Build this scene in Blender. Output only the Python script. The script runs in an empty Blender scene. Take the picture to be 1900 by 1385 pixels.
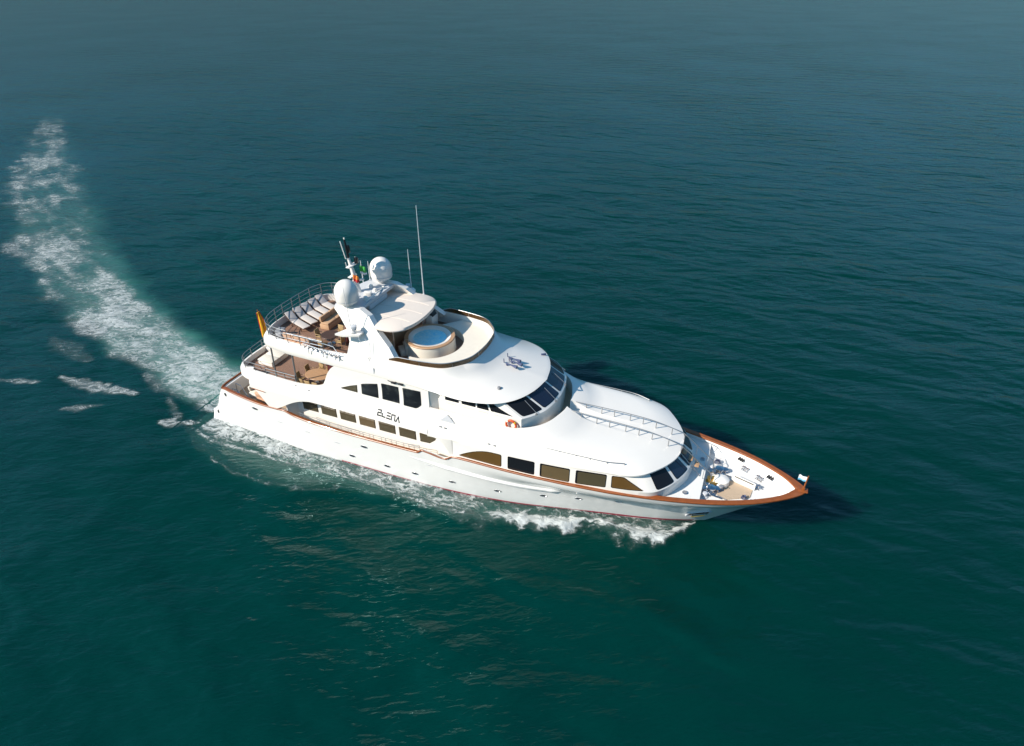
import bpy, bmesh, math, random
import numpy as np
from mathutils import Vector, Matrix

random.seed(7); RNG = np.random.RandomState(11)
scene = bpy.context.scene
COL = scene.collection

# ---------------------------------------------------------------- camera, sky, sun, exposure
YAW, PITCH = math.radians(112.666), math.radians(33.258)
fw = Vector((math.cos(YAW) * math.cos(PITCH), math.sin(YAW) * math.cos(PITCH), -math.sin(PITCH)))
rt = Vector((math.sin(YAW), -math.cos(YAW), 0.0))
up = rt.cross(fw)
cd = bpy.data.cameras.new('camera')
cam = bpy.data.objects.new('camera', cd); COL.objects.link(cam)
cam.matrix_world = Matrix(((rt.x, up.x, -fw.x, 16.13), (rt.y, up.y, -fw.y, -31.429), (rt.z, up.z, -fw.z, 30.631), (0, 0, 0, 1)))
cd.sensor_fit = 'HORIZONTAL'; cd.sensor_width = 36.0; cd.lens = 36 * 1124.1 / 1900
cd.clip_start = 0.5; cd.clip_end = 30000
scene.camera = cam

SUN = Vector((-0.555, -0.60, 0.575)).normalized()          # towards the sun
world = bpy.data.worlds.new('World'); scene.world = world; world.use_nodes = True
wn = world.node_tree.nodes; wl_ = world.node_tree.links; wn.clear()
sky = wn.new('ShaderNodeTexSky'); sky.sky_type = 'NISHITA'; sky.sun_disc = False
sky.sun_elevation = math.asin(SUN.z); sky.sun_rotation = math.atan2(SUN.x, SUN.y)
sky.air_density = 1.0; sky.dust_density = 0.3; sky.ozone_density = 1.0
bg = wn.new('ShaderNodeBackground'); bg.inputs['Strength'].default_value = 0.102
wo = wn.new('ShaderNodeOutputWorld')
tint = wn.new('ShaderNodeMix'); tint.data_type = 'RGBA'; tint.blend_type = 'MULTIPLY'; tint.inputs[0].default_value = 1.0
tint.inputs[7].default_value = (0.46, 0.76, 1.0, 1)            # out-of-view sky tinted, then darkened low by the ramp, to grade sea reflections
wtc = wn.new('ShaderNodeTexCoord'); wsx = wn.new('ShaderNodeSeparateXYZ'); wl_.new(wtc.outputs['Generated'], wsx.inputs[0])
wr = wn.new('ShaderNodeValToRGB'); wl_.new(wsx.outputs[2], wr.inputs[0])
wr.color_ramp.elements[0].position = 0.05; wr.color_ramp.elements[0].color = (0.125, 0.175, 0.235, 1)
wr.color_ramp.elements[1].position = 0.42; wr.color_ramp.elements[1].color = (1, 1.25, 1.18, 1)
e0 = wr.color_ramp.elements.new(0.0); e0.color = (0.14, 0.19, 0.25, 1)
wl_.new(wr.outputs[0], tint.inputs[7])
tint2 = wn.new('ShaderNodeMix'); tint2.data_type = 'RGBA'; tint2.blend_type = 'MULTIPLY'; tint2.inputs[0].default_value = 1.0; tint2.inputs[7].default_value = (0.58, 0.82, 0.95, 1)
wl_.new(sky.outputs[0], tint.inputs[6]); wl_.new(tint.outputs[2], tint2.inputs[6]); wl_.new(tint2.outputs[2], bg.inputs[0]); wl_.new(bg.outputs[0], wo.inputs[0])
sd = bpy.data.lights.new('sun', 'SUN'); sd.energy = 4.6; sd.angle = math.radians(0.5); sd.color = (1.0, 0.925, 0.82)
so = bpy.data.objects.new('sun', sd); COL.objects.link(so)
so.rotation_euler = SUN.to_track_quat('Z', 'Y').to_euler(); so.location = (-60, -40, 80)
scene.view_settings.view_transform = 'Standard'; scene.view_settings.look = 'None'
scene.view_settings.exposure = 0.5; scene.view_settings.gamma = 1.0

# ---------------------------------------------------------------- materials
def mat(name, col, rough=0.4, metal=0.0, spec=0.5, alpha=1.0, noise=0.0, nscale=3.0, bump=0.0, bscale=40.0, coat=0.0):
    m = bpy.data.materials.new(name); m.use_nodes = True
    nt = m.node_tree; b = nt.nodes['Principled BSDF']
    b.inputs['Base Color'].default_value = (*col, 1); b.inputs['Roughness'].default_value = rough
    b.inputs['Metallic'].default_value = metal; b.inputs['Specular IOR Level'].default_value = spec
    b.inputs['Alpha'].default_value = alpha; b.inputs['Coat Weight'].default_value = coat
    if noise or bump:
        tc = nt.nodes.new('ShaderNodeTexCoord')
    if noise:
        n = nt.nodes.new('ShaderNodeTexNoise'); n.inputs['Scale'].default_value = nscale; n.inputs['Detail'].default_value = 5
        nt.links.new(tc.outputs['Object'], n.inputs['Vector'])
        r = nt.nodes.new('ShaderNodeMix'); r.data_type = 'RGBA'
        r.inputs[6].default_value = (*[c * (1 - noise) for c in col], 1); r.inputs[7].default_value = (*[min(1, c * (1 + noise)) for c in col], 1)
        nt.links.new(n.outputs['Fac'], r.inputs[0]); nt.links.new(r.outputs[2], b.inputs['Base Color'])
    if bump:
        n2 = nt.nodes.new('ShaderNodeTexNoise'); n2.inputs['Scale'].default_value = bscale
        nt.links.new(tc.outputs['Object'], n2.inputs['Vector'])
        bu = nt.nodes.new('ShaderNodeBump'); bu.inputs['Strength'].default_value = bump; bu.inputs['Distance'].default_value = 0.02
        nt.links.new(n2.outputs['Fac'], bu.inputs['Height']); nt.links.new(bu.outputs[0], b.inputs['Normal'])
    return m

def planks(name, col, dark, width=0.09, axis=1, rough=0.6):
    m = bpy.data.materials.new(name); m.use_nodes = True
    nt = m.node_tree; b = nt.nodes['Principled BSDF']; b.inputs['Roughness'].default_value = rough
    tc = nt.nodes.new('ShaderNodeTexCoord'); sx = nt.nodes.new('ShaderNodeSeparateXYZ'); nt.links.new(tc.outputs['Object'], sx.inputs[0])
    d = nt.nodes.new('ShaderNodeMath'); d.operation = 'DIVIDE'; d.inputs[1].default_value = width; nt.links.new(sx.outputs[axis], d.inputs[0])
    f = nt.nodes.new('ShaderNodeMath'); f.operation = 'FRACT'; nt.links.new(d.outputs[0], f.inputs[0])
    g = nt.nodes.new('ShaderNodeMath'); g.operation = 'GREATER_THAN'; g.inputs[1].default_value = 0.9; nt.links.new(f.outputs[0], g.inputs[0])
    n = nt.nodes.new('ShaderNodeTexNoise'); n.inputs['Scale'].default_value = 2.5; n.inputs['Detail'].default_value = 6
    mp = nt.nodes.new('ShaderNodeMapping'); mp.inputs['Scale'].default_value = (1, 6, 1) if axis == 1 else (6, 1, 1)
    nt.links.new(tc.outputs['Object'], mp.inputs[0]); nt.links.new(mp.outputs[0], n.inputs['Vector'])
    c1 = nt.nodes.new('ShaderNodeMix'); c1.data_type = 'RGBA'
    c1.inputs[6].default_value = (*[c * .75 for c in col], 1); c1.inputs[7].default_value = (*[min(1, c * 1.2) for c in col], 1); nt.links.new(n.outputs['Fac'], c1.inputs[0])
    c2 = nt.nodes.new('ShaderNodeMix'); c2.data_type = 'RGBA'; c2.inputs[7].default_value = (*dark, 1)
    nt.links.new(g.outputs[0], c2.inputs[0]); nt.links.new(c1.outputs[2], c2.inputs[6]); nt.links.new(c2.outputs[2], b.inputs['Base Color'])
    return m

M = {}
M['white'] = mat('white_gelcoat', (.83, .785, .725), .22, noise=.03, nscale=.8, coat=.3)
M['hullwhite'] = mat('white_hull_paint', (.82, .80, .77), .16, noise=.03, nscale=.5, coat=.5)
M['nonskid'] = mat('white_nonskid', (.76, .75, .72), .6, noise=.04, nscale=2, bump=.2, bscale=120)
M['cap'] = mat('varnished_mahogany', (.25, .068, .014), .38, noise=.35, nscale=4, coat=.15)
M['teak'] = planks('teak_deck', (.56, .42, .29), (.10, .07, .05), .07, 1)
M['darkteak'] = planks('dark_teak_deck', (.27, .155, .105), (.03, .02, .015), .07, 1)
M['teak2'] = mat('teak_trim', (.45, .27, .15), .45, noise=.2, nscale=6)
M['black'] = mat('black_rubber', (.012, .012, .014), .35)
M['frame'] = mat('black_window_frame', (.008, .008, .01), .25)
M['glass'] = mat('dark_tinted_glass', (.010, .011, .014), .06, spec=.35)
M['blind'] = mat('glass_over_tan_blind', (.115, .082, .042), .06, noise=.12, nscale=1.5, spec=.5)
M['blind2'] = mat('glass_over_olive_blind', (.068, .056, .032), .06, noise=.15, nscale=1.5, spec=.5)
M['blind3'] = mat('glass_over_brown_blind', (.11, .06, .018), .06, noise=.15, nscale=1.5, spec=.5)
M['bluegl'] = mat('dark_blue_glass', (.012, .018, .04), .05, spec=.7)
M['tint'] = mat('amber_tinted_windscreen', (.09, .045, .015), .06, alpha=.82)
M['steel'] = mat('stainless_steel', (.55, .55, .56), .28, 1.0)
M['chrome'] = mat('polished_chrome', (.6, .6, .62), .15, 1.0, noise=.2, nscale=5)
M['railg'] = mat('grey_rail', (.30, .30, .30), .35, .6)
M['red'] = mat('red_boot_paint', (.36, .015, .05), .4)
M['navy'] = mat('navy_paint', (.06, .075, .15), .35)
M['canvas'] = mat('cream_canvas', (.72, .63, .55), .75, noise=.05, nscale=1.2, bump=.15, bscale=20)
M['sling'] = mat('beige_sling_fabric', (.58, .52, .47), .8, noise=.08, nscale=5)
M['slingg'] = mat('grey_sling_fabric', (.42, .39, .38), .8, noise=.08, nscale=5)
M['wood'] = mat('dark_wood', (.07, .035, .02), .5, noise=.3, nscale=6)
M['wicker'] = mat('honey_wicker', (.40, .27, .13), .6, noise=.35, nscale=18, bump=.6, bscale=60)
M['cushion'] = mat('cream_cushion', (.74, .68, .58), .8, noise=.05, nscale=3, bump=.2, bscale=15)
M['peach'] = mat('peach_cushion', (.58, .36, .24), .75, noise=.25, nscale=7)
M['tan'] = mat('tan_canvas', (.50, .31, .18), .75, noise=.12, nscale=3)
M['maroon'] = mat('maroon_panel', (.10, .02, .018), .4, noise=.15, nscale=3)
M['grey'] = mat('grey_plastic', (.25, .25, .26), .45)
M['lgrey'] = mat('light_grey_composite', (.55, .56, .58), .4)
M['orange'] = mat('orange_buoy', (.62, .08, .015), .5)
M['yellow'] = mat('yellow_cloth', (.75, .42, .01), .7)
M['flagred'] = mat('red_cloth', (.45, .02, .02), .7)
M['flaggreen'] = mat('green_cloth', (.05, .35, .06), .7)
M['flagorange'] = mat('orange_cloth', (.70, .20, .03), .7)
M['flagwhite'] = mat('white_cloth', (.75, .76, .78), .7)
M['flagblue'] = mat('pale_blue_cloth', (.15, .45, .65), .7)
M['glow'] = mat('brass_fitting', (.50, .33, .10), .3, .8)

# ---------------------------------------------------------------- helpers
def pch(x, xs, ys):
    """monotone cubic interpolation"""
    xs = np.asarray(xs, float); ys = np.asarray(ys, float); x = np.clip(np.asarray(x, float), xs[0], xs[-1])
    h = np.diff(xs); d = np.diff(ys) / h; m = np.zeros(len(xs))
    for i in range(1, len(xs) - 1):
        if d[i - 1] * d[i] > 0:
            w1, w2 = 2 * h[i] + h[i - 1], h[i] + 2 * h[i - 1]
            m[i] = (w1 + w2) / (w1 / d[i - 1] + w2 / d[i])
    m[0], m[-1] = d[0], d[-1]
    i = np.clip(np.searchsorted(xs, x) - 1, 0, len(xs) - 2)
    t = (x - xs[i]) / h[i]
    return (2*t**3-3*t**2+1)*ys[i] + (t**3-2*t**2+t)*h[i]*m[i] + (-2*t**3+3*t**2)*ys[i+1] + (t**3-t**2)*h[i]*m[i+1]

def cr(P, n, closed=False):
    """smooth curve through control points, n samples evenly along its length"""
    P = np.asarray(P, float)
    if closed: Q = np.vstack([P[-1], P, P[0], P[1]])
    else: Q = np.vstack([2 * P[0] - P[1], P, 2 * P[-1] - P[-2]])
    out = []
    for i in range(1, len(Q) - 2):
        p0, p1, p2, p3 = Q[i-1:i+3]
        a = max(np.linalg.norm(p1-p0), 1e-6) ** .5; b = max(np.linalg.norm(p2-p1), 1e-6) ** .5; c = max(np.linalg.norm(p3-p2), 1e-6) ** .5
        t0, t1, t2, t3 = 0, a, a + b, a + b + c
        for t in np.linspace(t1, t2, 24, endpoint=False):
            A1 = (t1-t)/(t1-t0)*p0+(t-t0)/(t1-t0)*p1; A2 = (t2-t)/(t2-t1)*p1+(t-t1)/(t2-t1)*p2; A3 = (t3-t)/(t3-t2)*p2+(t-t2)/(t3-t2)*p3
            B1 = (t2-t)/(t2-t0)*A1+(t-t0)/(t2-t0)*A2; B2 = (t3-t)/(t3-t1)*A2+(t-t1)/(t3-t1)*A3
            out.append((t2-t)/(t2-t1)*B1+(t-t1)/(t2-t1)*B2)
    out.append(Q[-2]); out = np.array(out)
    s = np.r_[0, np.cumsum(np.linalg.norm(np.diff(out, axis=0), axis=1))]
    u = np.linspace(0, s[-1], n)
    return np.stack([np.interp(u, s, out[:, k]) for k in range(P.shape[1])], 1)

class MB:
    def __init__(self): self.v = []; self.f = []; self.m = []; self.cur = 0
    def mi(self, i): self.cur = i; return self
    def add(self, vs, fs):
        o = len(self.v); self.v += [tuple(float(c) for c in v) for v in vs]
        self.f += [tuple(i + o for i in f) for f in fs]; self.m += [self.cur] * len(fs); return self
    def grid(self, P, cu=False, cv=False, flip=False):
        P = np.asarray(P, float); nu, nv = P.shape[:2]; fs = []
        for i in range(nu if cu else nu - 1):
            for j in range(nv if cv else nv - 1):
                a, b = i, (i + 1) % nu; c, d = j, (j + 1) % nv
                q = (a*nv+c, b*nv+c, b*nv+d, a*nv+d); fs.append(q[::-1] if flip else q)
        return self.add(P.reshape(-1, 3), fs)
    def poly(self, P): return self.add(P, [tuple(range(len(P)))])
    def box(self, c, s, rz=0.0, ry=0.0, rx=0.0, bev=0.0):
        bm = bmesh.new(); bmesh.ops.create_cube(bm, size=1)
        bmesh.ops.scale(bm, vec=s, verts=bm.verts)
        if bev: bmesh.ops.bevel(bm, geom=bm.edges[:], offset=bev, segments=2, affect='EDGES', profile=.5)
        R = Matrix.Translation(c) @ Matrix.Rotation(rz, 4, 'Z') @ Matrix.Rotation(ry, 4, 'Y') @ Matrix.Rotation(rx, 4, 'X')
        bm.verts.ensure_lookup_table(); bm.verts.index_update()
        self.add([R @ v.co for v in bm.verts], [tuple(v.index for v in f.verts) for f in bm.faces]); bm.free(); return self
    def tube(self, P, r, n=8, closed=False, cap=True):
        P = [Vector(p) for p in P]; N = len(P); rr = r if hasattr(r, '__len__') else [r] * N
        rings = []; prev = None
        for i, p in enumerate(P):
            a = P[i-1] if (i > 0 or closed) else p; b = P[(i+1) % N] if (i < N-1 or closed) else p
            t = (b - a).normalized()
            if prev is None:
                ref = Vector((0, 0, 1)) if abs(t.z) < .9 else Vector((1, 0, 0)); e = t.cross(ref).normalized()
            else:
                e = (prev - t * prev.dot(t)); e = e.normalized() if e.length > 1e-6 else t.orthogonal().normalized()
            prev = e; g = t.cross(e)
            rings.append([p + (e * math.cos(2*math.pi*k/n) + g * math.sin(2*math.pi*k/n)) * rr[i] for k in range(n)])
        self.grid(rings, cu=closed, cv=True)
        if cap and not closed: self.poly(rings[0][::-1]); self.poly(rings[-1])
        return self
    def lathe(self, prof, c=(0, 0, 0), n=24, cap=True):
        R = [[(c[0] + r*math.cos(2*math.pi*k/n), c[1] + r*math.sin(2*math.pi*k/n), c[2] + z) for k in range(n)] for r, z in prof]
        self.grid(R, cv=True, flip=True)
        if cap:
            if prof[0][0] > 1e-4: self.poly(R[0][::-1])
            if prof[-1][0] > 1e-4: self.poly(R[-1])
        return self
    def prism(self, poly, dv):
        """extrude a 3-D polygon along the vector dv"""
        n = len(poly); a = [Vector(p) for p in poly]; b = [p + Vector(dv) for p in a]
        self.add(a + b, [tuple(range(n))[::-1], tuple(range(n, 2*n))] + [(i, (i+1) % n, (i+1) % n + n, i + n) for i in range(n)]); return self

def obj(name, mb, mats, parent=None, smooth=True, angle=35):
    me = bpy.data.meshes.new(name)
    me.from_pydata(mb.v, [], mb.f)
    for m in (mats if isinstance(mats, (list, tuple)) else [mats]): me.materials.append(M[m] if isinstance(m, str) else m)
    me.polygons.foreach_set('material_index', mb.m)
    bm = bmesh.new(); bm.from_mesh(me); bmesh.ops.remove_doubles(bm, verts=bm.verts, dist=1e-4)
    bmesh.ops.recalc_face_normals(bm, faces=bm.faces); bm.to_mesh(me); bm.free()
    if smooth:
        me.polygons.foreach_set('use_smooth', [True] * len(me.polygons)); me.set_sharp_from_angle(angle=math.radians(angle))
    o = bpy.data.objects.new(name, me); COL.objects.link(o)
    if parent: o.parent = parent
    return o

def tag(o, label=None, cat=None, group=None, kind=None):
    for k, v in (('label', label), ('category', cat), ('group', group), ('kind', kind)):
        if v: o[k] = v
    return o
def thing(name, label, cat, loc=(0, 0, 0), rz=0.0, group=None):
    o = bpy.data.objects.new(name, None); COL.objects.link(o); o.empty_display_size = .3
    o.location = loc; o.rotation_euler = (0, 0, rz); return tag(o, label, cat, group)
def copy_tree(o, parent=None):
    c = o.copy(); COL.objects.link(c)
    if parent: c.parent = parent
    for ch in list(o.children): copy_tree(ch, c)
    return c
def mirror(P): return [(p[0], -p[1], p[2]) for p in P]

# ---------------------------------------------------------------- hull form
RX = [-22.1, -21.6, -20.8, -20.1, -19.5, -16, -14.2, -13.6, -12.5, -11, -8, -5, -2.6, -2.1, -1.7, -1.2, -.15, .1, .6, 1, 4.4, 10.9, 16, 22.1]
RZ = [.75, 1.05, 2.5, 3.42, 3.5, 3.4, 3.5, 3.55, 3.3, 3.18, 3.15, 3.22, 3.3, 3.33, 3.62, 3.58, 3.45, 3.47, 3.8, 3.84, 3.93, 4.25, 4.36, 4.62]
WX = [-22.1, -21, -20, -19, -16, -12, -8, 4.4, 8, 10.9, 13, 15, 17, 19, 20.5, 21.5, 22.0, 22.1]
WY = [3.75, 3.85, 3.98, 4.2, 4.48, 4.61, 4.65, 4.63, 4.56, 4.36, 4.02, 3.6, 3.06, 2.33, 1.52, .78, .22, 0]
LX = [-22.1, -16, -11.8, -7.9, -2.7, 1, 4, 10.6, 13.7, 15.5, 17.0]
LY = [4.05, 4.36, 4.52, 4.42, 4.3, 4.0, 3.58, 2.0, 1.22, .62, 0]
rail_z = lambda x: pch(x, RX, RZ)
rail_y = lambda x: pch(x, WX, WY)
wl_y = lambda x: pch(x, LX, LY)
def xw_of(xr): return np.where(xr < 6, np.maximum(xr, -22.1), 6 + (xr - 6) * 11.0 / 16.1)
def hull_pt(xr, z):
    xr = np.asarray(xr, float); zr = rail_z(xr); s = np.clip(z / zr, -1, 1); sp = np.clip(s, 0, 1)
    xw = xw_of(xr); x = xw + (xr - xw) * s; y0 = wl_y(xw); y1 = rail_y(xr)
    p = 0.75
    g1 = np.interp(sp, [0, .2, .45, .52, .6, .86, .9, 1], [0, .10, .235, .29, .40, .94, .972, 1]); bw = np.clip((xr - 1) / 6, 0, 1)
    y = y0 + (y1 - y0) * (sp ** p * (1 - bw) + g1 * bw)
    y = np.where(s < 0, y0 * (1 + .25 * s), y)
    return np.stack([x, y, np.broadcast_to(z, x.shape)], -1)
_XF = np.linspace(-22, 22.1, 400)
def hull_y_at(x, z):
    p = hull_pt(_XF, z); return np.interp(x, p[:, 0], p[:, 1], right=0.0)
def hull_at(x, z):
    """starboard hull surface point with the given x and height, and its outward normal"""
    xr = x
    for _ in range(30):
        xr += x - float(hull_pt(np.array([xr]), z)[0, 0])
    p = hull_pt(np.array([xr]), z)[0]; a = hull_pt(np.array([xr + .05]), z)[0]; b = hull_pt(np.array([xr]), z + .05)[0]
    f = lambda q: Vector((q[0], -q[1], q[2]))
    n = (f(a) - f(p)).cross(f(b) - f(p)).normalized()
    if n.y > 0: n = -n
    return f(p), n, (f(a) - f(p)).normalized()

yacht = thing('motor_yacht', 'large white three-deck motor yacht with varnished wood cap rail under way', 'yacht')
Y = yacht
XS = np.unique(np.r_[np.linspace(-22.1, 20, 150), np.linspace(20, 22.1, 16), RX[3:20]])
mb = MB()
S = np.r_[-.25, -.1, np.linspace(0, 1, 15)]
for sg in (-1, 1):
    G = np.array([hull_pt(XS, rail_z(XS) * s) for s in S]); G[..., 1] *= sg
    mb.grid(G)
    # inner face of the bulwark
    yi = np.maximum(rail_y(XS) - .16, .0); zi = rail_z(XS)
    dk = np.where(XS > 1, np.maximum(2.2, np.minimum(3.3, 2.2 + (XS - 1) * .12)), np.minimum(2.2, zi - .05))
    dk = np.where(XS > 17, np.minimum(np.maximum(dk, rail_z(XS) * (XS - 17) / 5.1 + .12), zi - .04), dk)
    I = []
    for t in (0, .2, .4, .6, .8, 1):
        zz = zi + (dk - zi) * t; lim = np.array([float(hull_y_at(a_, b_)) for a_, b_ in zip(XS, zz)]) - .07
        I.append(np.stack([XS - .08 * (XS > 21.5), sg * np.maximum(np.minimum(yi - .10 * t, lim), 0), zz], -1))
    I = np.array(I)
    mb.grid(np.array([G[-1], I[0]])); mb.grid(I)
mb.poly([(-22.1, 3.75, .75), (-22.1, -3.75, .75), (-22.1, -4.05, -.2), (-22.1, 4.05, -.2)])
mb.grid([[(-22.1, -3.75, .75), (-22.1, 3.75, .75)], [(-20.6, -3.85, .75), (-20.6, 3.85, .75)], [(-20.2, -3.8, 3.4), (-20.2, 3.8, 3.4)], [(-20.0, -3.8, 3.4), (-20.0, 3.8, 3.4)], [(-20.0, -3.8, 2.3), (-20.0, 3.8, 2.3)]])
hull = obj('hull', mb, 'hullwhite', Y)

# red boot stripe just above the water
mb = MB(); xs = np.linspace(-9, 21.0, 120)
for sg in (-1, 1):
    R = []
    for z in (-.05, .05, .15):
        p = hull_pt(xs, z); p[:, 1] += .012; p[:, 1] *= sg; R.append(p)
    mb.grid(R)
obj('boot_stripe', mb, 'red', hull)

# varnished cap rail following the sheer
def capw(x): return pch(x, [-20.2, -16, -14.5, -13.6, -12.5, -3, -1.9, -1.5, .4, 1.2, 6, 10, 14, 18, 22.1], [.26, .22, .10, .12, .22, .22, .16, .07, .07, .16, .16, .24, .34, .36, .40])
mb = MB(); xs = np.unique(np.r_[np.linspace(-20.1, 20, 200), np.linspace(20, 22.1, 20), RX[4:20]])
for sg in (-1, 1):
    w = capw(xs); yo = rail_y(xs) + .05; yi = np.maximum(yo - w, 0); z = rail_z(xs)
    xo = xs + np.clip((xs - 20.5) / 1.6, 0, 1) ** 2 * .16
    xi = xs - np.clip((xs - 20.2) / 1.9, 0, 1) ** 2 * .34
    ring = [np.stack([a, sg * b, z + c], -1) for a, b, c in ((xo, yo, -.05), (xo, yo + .01, .03), (xo, yo - .02, .06), (xi, yi + .02, .06), (xi, yi, .03), (xi, yi, -.05))]
    mb.grid(ring, cu=True)
mb.tube([(-20.1, -3.98, 3.45), (-20.25, -3.7, 3.46), (-20.3, -3.2, 3.46), (-20.3, 3.2, 3.46), (-20.25, 3.7, 3.46), (-20.1, 3.98, 3.45)], .09, 8)
mb.box((22.05, 0, 4.66), (.55, .42, .08), bev=.03)
obj('cap_rail', mb, 'cap', hull)

# long half-round rubbing strake on each side
mb = MB()
for sg in (-1, 1):
    xs = np.linspace(-6, 8.2, 90); P = []
    for x in xs:
        p, n, t = hull_at(x, 2.55 - .045 * x); P.append((p.x, -sg * (p.y - n.y * .12), p.z - .0))
    r = .24 * np.clip((xs + 6) / 6, .3, 1) * np.clip((8.25 - xs) / .9, .35, 1)
    mb.tube(P, list(r), 10)
obj('rubbing_strake', mb, 'hullwhite', hull)

# portholes and small hull fittings (both sides)
def oval(x, z, a, b, name, mm, parent, depth=.02, slant=0.0):
    for sg in (-1, 1):
        p, n, t = hull_at(x, z); upv = n.cross(t).normalized()
        if upv.z < 0: upv = -upv
        q = MB(); R = []
        for k, (sa, d) in enumerate(((1.0, 0.0), (1.0, depth), (.8, depth), (.74, .004))):
            R.append([p + n * d + t * (a * sa * math.cos(u)) + upv * (b * sa * math.sin(u)) for u in np.linspace(0, 2*math.pi, 20, endpoint=False)])
        q.mi(0).grid(R, cv=True); q.mi(1).poly(R[-1])
        if sg > 0: q.v = mirror(q.v)
        obj(name, q, mm, parent)
for x, z in ((-7.9, .95), (-4.9, .95), (-2.6, 1.02), (.3, 1.15), (3.6, 1.2), (6.7, 1.35), (9.0, 1.6), (11.6, 1.9)):
    oval(x, z, .27, .11, 'porthole', ['steel', 'glass'], hull)
for x, z in ((-16.6, 2.75), (-6.6, 2.3)):
    oval(x, z, .30, .11, 'fairlead', ['steel', 'black'], hull)
for x, z in ((-19.9, 2.9), (-21.5, .7)):
    oval(x, z, .13, .16, 'mooring_port', ['black', 'black'], hull)
for x, z in ((-14.2, 2.2), (-11.6, 2.1), (-9.0, 1.9), (-1.3, 2.3)):
    oval(x, z, .34, .035, 'drain_slot', ['lgrey', 'grey'], hull, .012)

# anchor pocket in the flare of the bow
for sg in (-1, 1):
    def hp(x, z, d): p, n, t = hull_at(x, z); return p + n * d
    O = [(15.85, 1.0), (15.95, 1.38), (16.5, 1.62), (17.05, 1.84), (17.2, 1.72), (17.1, 1.42), (16.6, 1.18), (16.1, .98)]
    c = np.mean(O, 0); R_ = []
    for k, d in ((1.14, .0), (1.12, .09), (1.0, .09), (.95, .05)): R_.append([hp(c[0] + (x - c[0]) * k, c[1] + (z - c[1]) * k, d) for x, z in O])
    q = MB(); q.mi(0).grid(R_, cv=True); q.mi(1).poly(R_[-1])
    a = MB(); a.tube([hp(16.1, 1.28, .10), hp(16.5, 1.42, .12), hp(16.95, 1.62, .12)], .05, 8); a.tube([hp(16.2, 1.12, .1), hp(16.12, 1.22, .12), hp(16.15, 1.38, .1)], .05, 8); a.tube([hp(16.85, 1.4, .1), hp(17.0, 1.55, .12), hp(16.9, 1.7, .1)], .045, 8)
    a.mi(1).tube([hp(16.1, 1.02, .12), hp(16.5, 1.17, .12), hp(16.9, 1.35, .12)], .06, 6)
    if sg > 0: q.v = mirror(q.v); a.v = mirror(a.v)
    pk = obj('anchor_pocket', q, ['lgrey', 'black'], hull, smooth=False); obj('anchor', a, ['steel', 'glow'], pk)

# ---------------------------------------------------------------- decks inside the hull
mb = MB(); xs = np.linspace(-20, 2, 60); hp = hull_pt(xs, 2.3); yy = np.minimum(hp[:, 1] - .12, rail_y(xs) - .22)
mb.grid([np.stack([xs, -yy, xs*0 + 2.3], -1), np.stack([xs, yy, xs*0 + 2.3], -1)])
obj('main_deck', mb, 'teak', Y)
mb = MB()
xs = np.linspace(16.35, 20.9, 40); yy = np.maximum(np.minimum(rail_y(xs) - .24, hull_y_at(xs, 3.62) - .04), 0.02)
mb.grid([np.stack([xs, -yy * t, xs*0 + 3.62], -1) for t in np.linspace(1, -1, 9)])
xs = np.linspace(12.5, 16.4, 30); yy = np.minimum(rail_y(xs) - .2, hull_y_at(xs, 4.02) - .04)
mb.grid([np.stack([xs - .0, -yy * t, xs*0 + 4.02], -1) for t in np.linspace(1, -1, 9)])
yy = np.linspace(-2.75, 2.75, 20)
mb.grid([np.stack([yy*0 + 16.4, yy, yy*0 + z], -1) for z in (4.02, 3.62)])
obj('foredeck', mb, 'nonskid', Y)

# ---------------------------------------------------------------- main saloon house (inset behind the side decks)
mb = MB()
prof = [(2.3, 3.62), (4.6, 3.6), (5.2, 3.6)]
xs = np.linspace(-13.4, .6, 20)
for sg in (-1, 1):
    mb.grid([np.stack([xs, xs*0 + sg * y, xs*0 + z], -1) for z, y in prof])
mb.grid([[(-13.4, -3.62, 2.3), (-13.4, 3.62, 2.3)], [(-13.4, -3.6, 5.2), (-13.4, 3.6, 5.2)]])
for sg in (-1, 1):   # slanted bulkhead closing the walkway aft
    mb.box((-13.2, sg * 3.98, 3.6), (.12, .86, 2.9), rz=sg * .35)
    mb.box((.5, sg * 4.02, 3.4), (.1, .8, 2.2))
saloon = obj('saloon', mb, 'white', Y)
WIN7 = ['blind2', 'blind2', 'blind2', 'blind', 'blind2', 'blind2', 'blind2']
for sg in (-1, 1):
    for k in range(7):
        x0 = -12.45 + 1.67 * k; x1 = x0 + 1.36
        q = MB()
        if k < 6: poly = [(x0, 3.38), (x1, 3.40), (x1, 4.62), (x0, 4.6)]
        else: poly = [(x0, 3.4), (x0 + .75, 3.45), (x0 + 1.2, 3.85), (x0 + 1.36, 4.15), (x0 + 1.2, 4.4), (x0 + .6, 4.6), (x0, 4.6)]
        c = np.mean(poly, 0)
        for mi, s, d in ((0, 1.0, .0), (1, .94, .02)):
            P = [(c[0] + (a - c[0]) * s, 0, c[1] + (b - c[1]) * s) for a, b in poly]
            q.mi(mi).prism([(a, sg * (3.595 + d), b) for a, _, b in P], (0, sg * .022, 0))
        obj('window', q, ['frame', WIN7[k]], saloon, smooth=False)

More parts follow.
